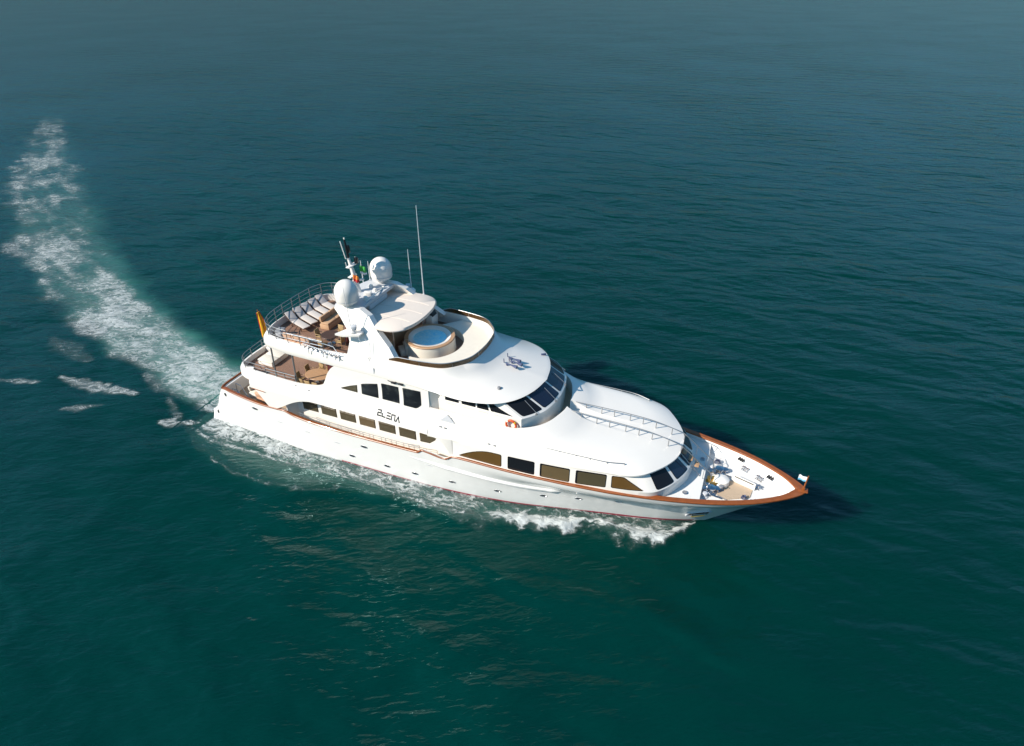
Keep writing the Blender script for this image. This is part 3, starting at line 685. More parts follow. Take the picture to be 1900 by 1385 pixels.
for x, y, s in ((-7.4, -.9, .3), (-7.6, .5, .24), (-7.3, 1.1, .2), (-8.2, .9, .28), (-8.3, -.8, .22)):
    mb.lathe([(.0, 0), (s * .6, 0), (s * .6, s * .5), (s * .45, s * .8), (0, s * .9)], (x, y, 12.17), 14)
mb.box((-7.7, -.2, 12.3), (.5, .35, .25), rz=.4, bev=.04); mb.tube([(-7.2, -1.2, 12.2), (-7.1, -.2, 12.35), (-7.3, .9, 12.2)], .05, 6)
obj('navigation_equipment', mb, 'white', arch)
for sg in (-1, 1):
    c = (-8.0, sg * 2.07, 12.2); q = MB()
    q.lathe([(.35, 0), (.40, .12), (.42, .2)], c, 28)
    q.lathe([(.5, .2), (.73, .32), (.78, .5), (.79, .9)] + [(.79 * math.cos(t), .98 + .84 * math.sin(t)) for t in np.linspace(.05, math.pi / 2, 12)], c, 36)
    dm = obj('satellite_dome', q, 'white', Y)
    q = MB(); q.lathe([(.795, .50), (.80, .52), (.795, .54)], c, 36, cap=False); obj('dome_seam', q, 'lgrey', dm)
# searchlight brackets on the legs
for sg in (-1, 1):
    q = MB(); q.prism([(-6.3, sg * 3.0, 10.92), (-6.3, sg * 3.6, 10.92), (-7.3, sg * 4.0, 10.92), (-7.9, sg * 4.0, 10.92), (-7.5, sg * 3.0, 10.92)], (0, 0, .12))
    q.lathe([(.0, 0), (.22, 0), (.24, .12), (.1, .3), (0, .32)], (-6.9, sg * 3.45, 11.04), 16)
    q.mi(1).box((-6.75, sg * 3.4, 11.45), (.34, .4, .3), rz=.5, bev=.06); q.mi(0).tube([(-6.9, sg * 3.45, 11.2), (-6.8, sg * 3.42, 11.4)], .07, 8)
    obj('searchlight', q, ['white', 'lgrey'], arch)
# mast
mb = MB(); mb.tube([(-8.6, 0, 12.1), (-8.85, 0, 13.6), (-9.05, 0, 14.6)], [.22, .15, .1], 10)
mb.box((-8.85, 0, 14.1), (.3, 1.0, .07), bev=.02); mb.box((-8.95, 0, 13.3), (.25, .7, .06))
mb.mi(1).tube([(-9.05, .0, 14.6), (-9.15, 0, 15.9)], [.09, .06], 8); mb.box((-9.05, .12, 15.2), (.2, .2, .55), bev=.04); mb.box((-8.7, .35, 14.35), (.22, .22, .45), bev=.04)
mb.mi(0).tube([(-9.0, -.35, 14.7), (-9.2, -.4, 15.9)], .035, 6); mb.tube([(-9.0, -.35, 14.7), (-9.0, 0, 14.5)], .035, 6); mb.tube([(-9.1, .0, 15.5), (-9.2, .05, 16.0)], .05, 6)
mb.tube([(-8.9, -.5, 14.2), (-8.9, -.55, 14.5)], .03, 6); mb.tube([(-8.9, .5, 14.2), (-8.9, .55, 14.5)], .05, 6)
mb.box((-8.6, .0, 13.0), (1.0, .12, .14), rz=1.0, bev=.03)
obj('mast', mb, ['white', 'black'], Y)
def whip(name, p, hgt, lean=(0, 0), r0=.045):
    q = MB(); x, y, z = p
    q.lathe([(.07, 0), (.07, .25), (.045, .3)], p, 10)
    q.tube([(x, y, z + .2), (x + lean[0] * .35, y + lean[1] * .35, z + hgt * .35), (x + lean[0], y + lean[1], z + hgt)], [r0, r0 * .8, r0 * .45], 6)
    return obj(name, q, 'lgrey', Y)
whip('whip_antenna', (-5.04, 2.74, 11.2), 6.7); whip('whip_antenna', (-6.27, 3.1, 11.0), 3.5)
whip('whip_antenna', (-9.25, 1.5, 11.7), 2.1, (0, 0)); whip('whip_antenna', (-9.0, 2.0, 11.9), 1.7)
whip('whip_antenna', (-6.9, -3.5, 11.0), 3.2, (-.3, .2), .03)
q = MB(); q.lathe([(.0, 0), (.28, 0), (.3, .1), (.2, .22), (0, .26)], (-6.2, 3.0, 11.3), 18); obj('antenna_pod', q, 'white', arch)
# long line hanging from the arch to the coaming
q = MB(); q.tube([(-6.3, -3.7, 10.95), (-5.3, -3.95, 9.0)], .018, 5); q.tube([(-5.85, -3.6, 10.9), (-5.3, -3.95, 9.0)], .018, 5); q.box((-5.25, -3.97, 8.75), (.08, .06, .5)); obj('boarding_ladder', q, 'lgrey', Y)

# horns and fittings on the brow
q = MB()
for k, (x, y) in enumerate(((2.75, -.25), (2.95, .15), (2.7, .5))):
    z = 9.02
    q.tube([(x - .1, y, z + .14), (x + .35, y - .05, z + .10), (x + .75, y - .1, z + .06)], [.045, .05, .13], 10); q.box((x, y, z + .05), (.1, .1, .18))
    q.tube([(x - .25, y + .1, z), (x - .28, y + .12, z + .35)], .03, 6)
obj('horn', q, 'navy', sundeck)
q = MB(); q.box((3.2, -2.6, 8.62), (.2, .26, .1), bev=.02); q.lathe([(.1, 0), (.14, .1), (.1, .2), (0, .22)], (3.2, -2.6, 8.66), 12); obj('deck_light', q, 'grey', sundeck)
q = MB(); q.box((4.3, 2.6, 8.6), (.35, .12, .12), rz=.6, bev=.02); obj('deck_light', q, 'navy', sundeck)
for x, z in ((-3.75, 8.27), (-3.2, 8.29)):
    q = MB(); q.box((x, -4.05, z), (.35, .12, .12), bev=.02); q.tube([(x - .2, -4.05, z + .03), (x - .35, -4.15, z + .16)], .03, 6); obj('boat_light', q, 'black', shell)
# small deck lights on the shell
for x, z in ((-.3, 5.9), (.05, 5.88), (3.2, 5.55), (3.6, 5.54), (-12.1, 6.0), (-10.9, 5.9)):
    q = MB(); q.box((x, -float(shell_y(z)) - .02 if x < -1.2 else -4.36, z), (.12, .07, .05)); obj('courtesy_light', q, 'grey', shell)

# ---------------------------------------------------------------- foredeck gear
mb = MB(); P = [(18.05, .33), (19.35, -.06), (19.25, -.78), (17.85, -1.55), (17.35, -1.3), (17.3, -.6), (17.75, .25)]
mb.prism([(x, y, 3.625) for x, y in P], (0, 0, .05)); obj('teak_platform', mb, 'teak', Y, smooth=False)
mb = MB(); mb.box((18.75, .22, 3.9), (1.5, .1, .55), rz=-.29, bev=.03); mb.mi(1).box((18.75, .16, 4.1), (1.2, .06, .05), rz=-.29); obj('bow_locker', mb, ['white', 'black'], Y)
def windlass(x, y):
    q = MB(); q.lathe([(.3, 0), (.3, .1), (.2, .14), (.16, .3), (.26, .42), (.26, .5), (.1, .54), (0, .56)], (x, y, 3.62), 20)
    q.box((x - .35, y + .05, 3.78), (.5, .3, .28), rz=.3, bev=.05); q.tube([(x - .2, y - .25, 3.75), (x + .35, y - .3, 3.72), (x + .7, y - .28, 3.66)], .06, 8)
    q.lathe([(.18, 0), (.2, .08), (.1, .12), (.1, .25), (.2, .3), (0, .34)], (x + .35, y + .28, 3.62), 16)
    return obj('windlass', q, ['chrome'], Y)
windlass(17.2, .75); windlass(16.95, -1.25)
for (ax, ay, bx, by_) in ((17.6, .75, 18.6, .55), (17.4, -1.35, 18.0, -1.6), (17.0, .7, 16.6, .2)):
    q = MB(); n_ = 14
    for k in range(n_):
        u = k / (n_ - 1); q.box((ax + (bx - ax) * u, ay + (by_ - ay) * u, 3.68), (.07, .05, .04), rz=.8 * (k % 2), bev=.01)
    obj('anchor_chain', q, 'grey', Y)
for x, y, r_ in ((18.9, -1.0, .16), (17.0, 1.75, .2)):
    q = MB(); q.tube([(x + (r_ - .02 * k / 12) * math.cos(k * .52), y + (r_ - .02 * k / 12) * math.sin(k * .52), 3.66 + .006 * k) for k in range(40)], .022, 6); obj('coiled_rope', q, 'navy', Y)
for x, y, s_, m_ in ((16.75, .95, .2, 'lgrey'), (16.7, -.2, .18, 'glow'), (16.72, -.9, .2, 'chrome'), (17.45, .35, .16, 'chrome'), (17.5, -.75, .2, 'grey'), (16.65, -1.75, .2, 'lgrey')):
    q = MB(); q.lathe([(s_, 0), (s_, .06), (s_ * .5, .1), (s_ * .45, .24), (s_ * .75, .28), (s_ * .7, .36), (0, .38)], (x, y, 3.62), 14); q.tube([(x, y, 3.8), (x + .18, y + .12, 3.95), (x + .3, y + .05, 3.9)], .025, 6); obj('deck_fitting', q, m_, Y)
mb = MB(); mb.lathe([(.45, 0), (.5, .1), (.46, .34), (.3, .42), (0, .45)], (17.45, -.1, 3.64), 26); obj('capstan_cover', mb, 'white', Y)
for c, s in (((16.95, .0, 3.75), .3), ((17.0, -.55, 3.74), .25), ((16.75, .55, 3.76), .22)):
    q = MB(); q.box(c, (s * 1.5, s, .26), rz=.5, bev=.05); q.tube([(c[0] - .2, c[1] - .15, c[2] + .14), (c[0] + .25, c[1], c[2] + .2), (c[0] + .2, c[1] + .25, c[2] + .1)], .035, 6); obj('chain_stopper', q, ['glow' if s > .24 else 'chrome'], Y)
def bollard(x, y, z, rz):
    q = MB(); R = Matrix.Translation((x, y, z)) @ Matrix.Rotation(rz, 4, 'Z')
    q.add([R @ Vector(v) for v in [(-.26, -.1, 0), (.26, -.1, 0), (.26, .1, 0), (-.26, .1, 0), (-.22, -.08, .04), (.22, -.08, .04), (.22, .08, .04), (-.22, .08, .04)]], [(0, 1, 5, 4), (1, 2, 6, 5), (2, 3, 7, 6), (3, 0, 4, 7), (4, 5, 6, 7)])
    for sx_ in (-.13, .13):
        p = R @ Vector((sx_, 0, .03)); q.lathe([(.055, 0), (.055, .18), (.085, .2), (.085, .25), (0, .27)], p, 12)
    a = R @ Vector((-.32, 0, .14)); b = R @ Vector((.32, 0, .14)); q.tube([a, b], .03, 6)
    return obj('bollard', q, 'chrome', Y)
for x, y, rz in ((18.75, 1.72, -.5), (19.65, 1.15, -.55), (19.55, .3, -.5), (18.0, -1.95, .42), (19.1, -1.42, .45), (18.4, -1.8, .42), (19.45, -1.2, .5)):
    bollard(x, y, 3.64, rz)
for x, y in ((18.39, 2.15), (20.25, 1.08)):
    q = MB()
    for k in (-1, 0, 1): q.box((x + k * .13, y - k * .07, 4.08), (.09, .3, .14), rz=-.5, bev=.03)
    obj('deck_vent', q, 'black', Y)
for x, y in ((16.05, 1.3), (15.5, -2.3)):
    q = MB(); q.lathe([(.17, 0), (.17, .04), (.14, .06)], (x, y, 4.03), 18); q.mi(1).lathe([(.12, .062), (0, .066)], (x, y, 4.03), 18); obj('deck_hatch', q, ['steel', 'grey'], Y)
q = MB(); q.box((22.05, 0, 4.78), (.16, .16, .2), bev=.03); q.tube([(22.05, 0, 4.8), (22.1, .08, 5.75)], [.05, .035], 8); jackstaff = obj('jackstaff', q, 'cap', Y)
q = MB(); q.tube([(-18.2, 0, 5.7), (-18.62, 0, 8.75)], .035, 8); obj('ensign_staff', q, 'cap', Y)

# ---------------------------------------------------------------- hot tub on the sun deck
TC = (-3.15, 0)
mb = MB(); mb.lathe([(1.78, 8.85), (1.75, 9.2), (1.72, 9.72), (1.66, 9.78)], (*TC, 0), 56, cap=False)
tub = obj('hot_tub', mb, 'cushion', Y)
q = MB(); q.lathe([(1.74, 9.74), (1.76, 9.80), (1.72, 9.84), (1.5, 9.84), (1.48, 9.80), (1.48, 9.70)], (*TC, 0), 56, cap=False); obj('tub_rim', q, 'teak2', tub)
q = MB(); q.lathe([(1.49, 9.80), (1.46, 9.83), (1.26, 9.79), (1.16, 9.7), (1.1, 9.3), (0, 9.2)], (*TC, 0), 56, cap=False); obj('tub_shell', q, 'white', tub)
mw = bpy.data.materials.new('bubbling_pool_water'); mw.use_nodes = True; nt = mw.node_tree; b_ = nt.nodes['Principled BSDF']
tc = nt.nodes.new('ShaderNodeTexCoord'); n1 = nt.nodes.new('ShaderNodeTexNoise'); n1.inputs['Scale'].default_value = 4.5; n1.inputs['Detail'].default_value = 8; n1.inputs['Roughness'].default_value = .7
nt.links.new(tc.outputs['Object'], n1.inputs['Vector']); rp = nt.nodes.new('ShaderNodeValToRGB'); nt.links.new(n1.outputs['Fac'], rp.inputs[0])
rp.color_ramp.elements[0].position = .35; rp.color_ramp.elements[0].color = (.22, .78, 1.0, 1); rp.color_ramp.elements[1].position = .72; rp.color_ramp.elements[1].color = (.62, .95, 1.0, 1)
nt.links.new(rp.outputs[0], b_.inputs['Base Color']); b_.inputs['Roughness'].default_value = .15
bu = nt.nodes.new('ShaderNodeBump'); bu.inputs['Strength'].default_value = .5; bu.inputs['Distance'].default_value = .05; nt.links.new(n1.outputs['Fac'], bu.inputs['Height']); nt.links.new(bu.outputs[0], b_.inputs['Normal'])
q = MB(); q.lathe([(0, 9.66), (.6, 9.665), (1.17, 9.67)], (*TC, 0), 48, cap=False); obj('tub_water', q, mw, tub)
q = MB(); q.box((-4.55, -1.35, 9.05), (.5, .9, .4), rz=.75, bev=.04); q.box((-4.3, -1.15, 9.4), (.45, .85, .3), rz=.75, bev=.04); q.mi(1).tube([(-4.1, -1.75, 8.9), (-4.1, -1.75, 10.2), (-3.9, -1.55, 10.2), (-3.9, -1.55, 9.8)], .022, 6)
obj('tub_step', q, ['cushion', 'steel'], tub)
# crescent sun pad along the forward coaming
def arc(r, z, a0, a1, n=40, cx=-3.15, ex=1.0): return [(cx + r * ex * math.cos(t), r * math.sin(t), z) for t in np.linspace(a0, a1, n)]
h = R6[R6[:, 0] > -2.6]; ou = h.copy(); ou[:, 2] = 9.42; ou[:, :2] *= .985; inn = np.array(arc(2.35, 9.42, -1.75, 1.75, len(h)))
if inn[0, 1] * ou[0, 1] < 0: inn = inn[::-1]
lo1 = inn.copy(); lo1[:, 2] = 8.85; ou1 = ou.copy(); ou1[:, 2] = 8.85
q = MB(); q.grid([lo1, inn, ou, ou1])
obj('sun_pad', q, 'cushion', Y, angle=40)
# bar and helm console under the hardtop
q = MB(); q.box((-5.9, .2, 9.4), (.7, 2.6, 1.1), bev=.06); q.mi(1).box((-5.9, .2, 9.98), (.9, 2.9, .06), bev=.02); obj('bar_counter', q, ['tan', 'teak2'], Y)
q = MB(); q.box((-6.0, -1.95, 9.35), (1.6, 1.0, .9), bev=.05); q.mi(1).prism([(-6.8, -2.75, 9.85), (-5.1, -2.75, 9.85), (-4.95, -1.55, 9.95), (-5.8, -1.2, 10.0), (-6.9, -1.4, 10.0)], (0, 0, .06)); obj('galley_cabinet', q, ['tan', 'tan'], Y)
q = MB(); q.box((-4.6, 2.6, 9.5), (.9, .9, 1.2), bev=.1); q.mi(1).box((-4.3, 2.5, 10.1), (.3, .6, .35), ry=-.5, bev=.03); obj('helm_console', q, ['white', 'black'], Y)
for sg in (-1, 1):
    q = MB(); q.tube([(-4.7, sg * 2.1, 8.85), (-4.7, sg * 2.1, 11.3)], .04, 8); obj('hardtop_post', q, 'steel', Y)
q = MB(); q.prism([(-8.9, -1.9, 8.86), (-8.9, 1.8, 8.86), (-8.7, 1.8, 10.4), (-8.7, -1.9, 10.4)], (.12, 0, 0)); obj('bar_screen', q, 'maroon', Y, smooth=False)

# ================================================================ loose things on board
# sun loungers
def make_lounger():
    r = thing('sun_lounger', 'x', 'sun lounger', (0, 0, 0), 0, 'sun loungers in a row on the sun deck')
    q = MB()
    for s in (-.27, .27): q.tube([(-.1, s, .30), (1.42, s, .30)], .03, 6); q.tube([(-.15, s, .30), (-.85, s, .70)], .03, 6)
    for x in (-.1, .6, 1.4): q.tube([(x, -.27, .30), (x, .27, .30)], .025, 6)
    q.tube([(-.85, -.27, .7), (-.85, .27, .7)], .025, 6); obj('frame', q, 'wood', r)
    for x in (-.05, 1.15):
        for s in (-.29, .29):
            q = MB(); q.tube([(x, s, .30), (x - .05, s, 0)], .028, 6); obj('leg', q, 'wood', r)
    q = MB(); q.box((.66, 0, .345), (1.52, .55, .09), bev=.03); obj('seat', q, 'sling', r)
    q = MB(); q.box((-.48, 0, .55), (.92, .55, .09), ry=math.atan2(.40, .70), bev=.02); obj('backrest', q, 'slingg', r)
    q = MB(); q.tube([(-.6, -.28, .55), (-.4, -.28, .30)], .02, 5); q.tube([(-.6, .28, .55), (-.4, .28, .30)], .02, 5); obj('strut', q, 'wood', r)
    return r
lab = ['beige sun lounger with raised grey back, end of the row beside the armchairs', 'beige sun lounger with raised grey back, second of the row from the armchairs', 'beige sun lounger with raised grey back, third and middle one of the row',
       'beige sun lounger with raised grey back, second of the row from the far rail', 'beige sun lounger with raised grey back, end of the row nearest the far rail']
lg = make_lounger()
for k in range(5):
    o = lg if k == 0 else copy_tree(lg)
    o.location = (-13.95 + .06 * k, -1.0 + .80 * k, 8.86); o.rotation_euler = (0, 0, math.radians(-19)); o['label'] = lab[k]; o.scale = (1.05, 1.05, 1.05)

def make_chair(mseat='wicker'):
    r = thing('dining_chair', 'x', 'chair', (0, 0, 0))
    q = MB(); q.box((0, 0, .44), (.46, .46, .06), bev=.02); obj('seat', q, mseat, r)
    q = MB(); q.box((-.22, 0, .70), (.05, .46, .5), ry=-.12, bev=.02); obj('backrest', q, mseat, r)
    for s in (-1, 1):
        q = MB(); q.tube([(-.2, s * .23, .64), (.2, s * .23, .64)], .022, 6); q.tube([(.2, s * .23, .64), (.2, s * .23, .44)], .02, 6); obj('armrest', q, mseat, r)
        for x in (-.2, .2):
            q = MB(); q.tube([(x, s * .2, .42), (x * 1.05, s * .21, 0)], .022, 6); obj('leg', q, mseat, r)
    return r
ch = make_chair()
TX, TY = -11.4, -2.6
slots = [(-1.15, -.55, 0.0, 'honey wicker dining chair at the stern end of the upper deck table, outboard'), (-1.15, .5, 0.0, 'honey wicker dining chair at the stern end of the upper deck table, inboard'),
         (-.6, -1.0, math.pi/2, 'honey wicker dining chair on the outboard side of the upper deck table, nearest the stern'), (.05, -1.02, math.pi/2, 'honey wicker dining chair on the outboard side of the upper deck table, in the middle'),
         (.7, -1.0, math.pi/2, 'honey wicker dining chair on the outboard side of the upper deck table, nearest the bulkhead'), (-.6, 1.0, -math.pi/2, 'honey wicker dining chair on the inboard side of the upper deck table, nearest the stern'),
         (.05, 1.02, -math.pi/2, 'honey wicker dining chair on the inboard side of the upper deck table, in the middle'), (.7, 1.0, -math.pi/2, 'honey wicker dining chair on the inboard side of the upper deck table, nearest the bulkhead')]
for k, (dx, dy, rz, lb) in enumerate(slots):
    o = ch if k == 0 else copy_tree(ch)
    o.location = (TX + dx, TY + dy, 5.36); o.rotation_euler = (0, 0, rz); o['label'] = lb; o['group'] = 'wicker chairs at the upper deck dining table'
t = thing('dining_table', 'oval wooden dining table ringed by wicker chairs on the upper aft deck', 'table', (TX, TY, 5.36))
q = MB(); q.lathe([(0, .72), (.72, .72), (.74, .74), (.72, .76), (0, .76)], (0, 0, 0), 32); q.v = [(x * 1.35, y, z) for x, y, z in q.v]; obj('tabletop', q, 'teak2', t)
q = MB(); q.lathe([(.35, 0), (.33, .05), (.09, .12), (.08, .72)], (0, 0, 0), 16); obj('pedestal', q, 'steel', t)

def sofa(name, label, loc, rz, L_, D_, mm, zc=.4, back=.8):
    r = thing(name, label, 'sofa', loc, rz)
    q = MB(); q.box((0, 0, zc / 2), (D_, L_, zc), bev=.05); obj('base', q, 'white' if mm == 'cushion' else mm, r)
    q = MB()
    nC = max(1, int(L_ / .75))
    for k in range(nC): q.box((.05, -L_/2 + L_ * (k + .5) / nC, zc + .08), (D_ - .12, L_ / nC - .03, .16), bev=.05)
    obj('seat_cushion', q, mm, r)
    q = MB()
    for k in range(nC): q.box((-D_/2 + .12, -L_/2 + L_ * (k + .5) / nC, zc + .35), (.2, L_ / nC - .03, back - zc), ry=-.15, bev=.06)
    obj('back_cushion', q, mm, r); return r
sofa('sofa', 'long cream sofa across the stern of the upper deck', (-17.75, .9, 5.36), 0, 2.8, .9, 'cushion')
sofa('sofa', 'short cream sofa facing the starboard rail of the upper aft deck', (-15.3, .2, 5.36), -math.pi/2, 1.6, .9, 'cushion')
sofa('sofa', 'cream sofa across the stern cockpit of the main deck', (-18.2, -1.7, 2.31), 0, 2.4, .9, 'cushion')
sofa('sofa', 'cream sofa along the starboard bulwark of the main deck cockpit', (-16.9, -2.9, 2.31), math.pi/2, 1.4, .8, 'peach')
t = thing('sun_bed', 'wide cream sun bed between the stern sofa and the awning posts of the upper deck', 'sun bed', (-16.75, -1.35, 5.36))
q = MB(); q.box((0, 0, .12), (1.4, 1.85, .24), bev=.03); obj('base', q, 'white', t)
q = MB()
for k in (-.46, .46): q.box((0, k, .33), (1.42, .9, .18), bev=.05)
obj('mattress', q, 'cushion', t)
# wicker armchairs and round table on the sun deck
sofa('sofa', 'peach sofa backing onto the starboard rail of the sun deck', (-11.75, -3.2, 8.86), math.pi/2, 2.3, .85, 'peach')
sofa('sofa', 'tan sofa across the sun deck between the sun loungers and the round table', (-11.6, .35, 8.86), 0, 2.2, .8, 'tan')
t = thing('round_table', 'round dark table in the shade of the radar arch on the sun deck', 'table', (-9.9, -2.2, 8.86))
q = MB(); q.lathe([(0, .7), (.62, .7), (.64, .72), (.62, .75), (0, .75)], (0, 0, 0), 28); obj('tabletop', q, 'wood', t)
q = MB(); q.lathe([(.3, 0), (.28, .04), (.06, .1), (.06, .7)], (0, 0, 0), 14); obj('pedestal', q, 'steel', t)
for k, (dx, dy, rz, w) in enumerate(((-.9, 0, 0, 'on its stern side'), (0, -.9, math.pi/2, 'between it and the starboard rail'), (.1, .9, -math.pi/2, 'on its inboard side'), (.9, -.1, math.pi, 'on its bow side by the arch leg'))):
    o = copy_tree(ch); o.location = (-9.9 + dx, -2.2 + dy, 8.86); o.rotation_euler = (0, 0, rz); o['label'] = 'wicker chair at the round sun deck table, ' + w; o['group'] = 'wicker chairs at the round sun deck table'
t = thing('deck_box', 'small grey and white deck box in the stern corner of the sun deck', 'box', (-13.9, -2.75, 8.86), .2)
q = MB(); q.box((0, 0, .25), (.5, .7, .5), bev=.05); obj('body', q, 'lgrey', t)
q = MB(); q.box((0, 0, .53), (.54, .74, .07), bev=.03); obj('lid', q, 'grey', t)

# lifebuoy
t = thing('lifebuoy', 'orange and white ring lifebuoy hung below the wheelhouse windows', 'lifebuoy', (4.5, -3.72, 7.02))
q = MB(); R = []
for a in np.linspace(0, 2*math.pi, 40, endpoint=False):
    R.append([(math.cos(a) * (.33 + .075 * math.cos(b)), .075 * math.sin(b) , math.sin(a) * (.33 + .075 * math.cos(b))) for b in np.linspace(0, 2*math.pi, 12, endpoint=False)])
q.grid(R, cu=True, cv=True); obj('ring', q, 'orange', t)
for k in range(4):
    a0 = math.pi / 4 + k * math.pi / 2; q = MB()
    q.grid([[(math.cos(a) * (.33 + .079 * math.cos(b)), .079 * math.sin(b), math.sin(a) * (.33 + .079 * math.cos(b))) for b in np.linspace(0, 2*math.pi, 12, endpoint=False)] for a in np.linspace(a0 - .14, a0 + .14, 5)], cv=True); obj('band', q, 'white' if k else 'yellow', t)
# flags
def flag(name, label, rows, parent_mat, loc, rz):
    r = thing(name, label, 'flag', loc, rz); return r
def cloth(mats, W, Hh, fold, stripes, name, label, loc, rz=0, drop=0.0, vertical=False):
    q = MB(); nu, nv = 22, 12; Z = []
    for j in range(nv + 1):
        row = []
        for i in range(nu + 1):
            u, v = i / nu, j / nv; row.append((-W * u, fold * math.sin(9 * u + 2.2 * v) * (.3 + u), -Hh * v - drop * u * (1 + .3 * math.sin(4 * u))))
        Z.append(row)
    for j in range(nv):
        vv = (j + .5) / nv; mi = 0
        for e, m_ in stripes:
            if vv <= e: mi = m_; break
        q.mi(mi).grid([Z[j], Z[j+1]])
    o = obj(name, q, mats, None); o.location = loc; o.rotation_euler = (0, 0, rz); tag(o, label, 'flag'); 
    md = o.modifiers.new('thickness', 'SOLIDIFY'); md.thickness = .012; return o
q = MB(); Z = []
for j in range(15):
    v = j / 14; a = Vector((-18.6 + .12 * v, 0, 8.65 - 1.75 * v)); b = Vector((-18.57 + .62 * v, .12, 8.6 - 1.62 * v)); c = Vector((-18.72 - .12 * v, -.1, 8.5 - 2.1 * v)); Z.append([c.lerp(b, u) + Vector((0, .13 * math.sin(9 * u + 2 * v) * v, -.25 * v * (1 - u))) for u in np.linspace(0, 1, 13)])
for i in range(12):
    q.mi(0 if i < 2 or i > 9 else 1).grid([[r[i], r[i+1]] for r in Z])
o = obj('ensign', q, ['flagred', 'yellow']); tag(o, 'red and yellow ensign hanging limp from its staff at the stern', 'flag'); md = o.modifiers.new('thickness', 'SOLIDIFY'); md.thickness = .012
cloth(['flaggreen', 'flagwhite'], .45, .6, .06, [(.75, 0), (1.1, 1)], 'courtesy_flag', 'small green flag hoisted below the mast crosstree', (-8.55, .42, 14.0), math.radians(190), drop=.1)
cloth(['flagorange', 'flagred'], .4, .5, .06, [(.6, 0), (1.1, 1)], 'courtesy_flag', 'small orange flag hoisted on the mast behind the near dome', (-8.7, -.25, 13.55), math.radians(190), drop=.1)
cloth(['flagwhite', 'flagblue'], .46, .36, .03, [(.7, 0), (1.1, 1)], 'jack_flag', 'small white flag flying from the wooden jackstaff at the bow', (22.06, .06, 5.62), math.radians(-20), drop=.05)

# stowed boarding gangway outboard of the sun deck rail
t = thing('gangway', 'folded stainless gangway stowed outside the sun deck rail', 'gangway', (-9.3, -4.12, 9.15))
q = MB()
for z in (0, .32): q.tube([(-1.4, 0, z + .25), (1.5, 0, z)], .03, 6)
obj('side_rail', q, 'steel', t)
q = MB()
for k in range(8):
    x = -1.3 + .37 * k; q.tube([(x, 0, .25 - .09 * (k * .37)), (x, 0, .57 - .09 * (k * .37))], .022, 6); q.box((x, .12, .3 - .033 * k), (.08, .26, .04))
obj('tread', q, 'steel', t)
q = MB(); q.tube([(-1.2, 0, .6), (-1.0, .2, .9), (1.0, .2, .75), (1.5, .0, .4)], .025, 6); q.tube([(0, .1, .45), (.2, .2, .85)], .02, 6); obj('handrail', q, 'steel', t)
for k, x in enumerate((-1.0, .2, 1.2)):
    q = MB(); q.tube([(x, .22, .35), (x, -.02, .3), (x, -.02, -.12)], .03, 6); obj('bracket', q, 'lgrey', t)

# stern cockpit fittings
q = MB(); q.lathe([(.18, 0), (.2, .1), (.12, .2), (.12, .4), (.2, .5), (0, .55)], (-19.4, -3.3, 2.3), 16); q.tube([(-19.9, -3.6, 2.4), (-19.6, -3.5, 3.2), (-19.0, -3.5, 3.2), (-18.7, -3.55, 2.4)], .03, 8)
q.tube([(-19.9, -2.9, 2.4), (-19.8, -2.9, 3.3), (-19.2, -3.0, 3.3), (-18.6, -3.1, 2.4)], .03, 8); obj('mooring_winch', q, 'chrome', Y)
for x, y in ((-18.4, -3.75), (-17.2, -3.85)):
    bollard(x, y, 2.32, .05)

# ================================================================ sea
exec_sea = True
WAKE = np.array([(-21, 0, 3.4), (-25, -.1, 3.6), (-28.6, .6, 3.5), (-33.2, 1.9, 3.6), (-37.8, 2.9, 3.7), (-43.8, 5, 4.0), (-49.9, 7.6, 4.6), (-58.1, 11.2, 5.2), (-68, 16, 5.8), (-77.2, 21, 6.2), (-87.3, 27, 6.4), (-99.3, 34.6, 6.2), (-116.7, 46.3, 6.0), (-134, 59, 5.0), (-146, 68, 3.5), (-160, 79, 3)])
WC = cr(WAKE, 220)
WS = np.r_[0, np.cumsum(np.linalg.norm(np.diff(WC[:, :2], axis=0), axis=1))]
def wake_coords(x, y):
    """distance along and signed offset across the wake centre line"""
    sh = x.shape; p = np.stack([x.ravel(), y.ravel()], -1); best = np.full(len(p), 1e9); idx = np.zeros(len(p), int)
    for k in range(len(WC)):
        d = (p[:, 0] - WC[k, 0]) ** 2 + (p[:, 1] - WC[k, 1]) ** 2; m = d < best; best[m] = d[m]; idx[m] = k
    t = np.gradient(WC[:, :2], axis=0); t /= np.linalg.norm(t, axis=1)[:, None]
    off = (p[:, 0] - WC[idx, 0]) * t[idx, 1] - (p[:, 1] - WC[idx, 1]) * t[idx, 0]
    return WS[idx].reshape(sh), off.reshape(sh), WC[idx, 2].reshape(sh), np.sqrt(best).reshape(sh)
def vnoise(x, y, scale, seed, octaves=4):
    out = 0; amp = 1; tot = 0
    for o in range(octaves):
        r = np.random.RandomState(seed + o); T = r.rand(128, 128); u = x / scale; v = y / scale; i = np.floor(u).astype(int); j = np.floor(v).astype(int); a = u - i; b = v - j; a = a*a*(3-2*a); b = b*b*(3-2*b)
        g = lambda p, q: T[p % 128, q % 128]
        out = out + amp * (g(i, j)*(1-a)*(1-b)+g(i+1, j)*a*(1-b)+g(i, j+1)*(1-a)*b+g(i+1, j+1)*a*b); tot += amp; amp *= .55; scale /= 2.03
    return out / tot
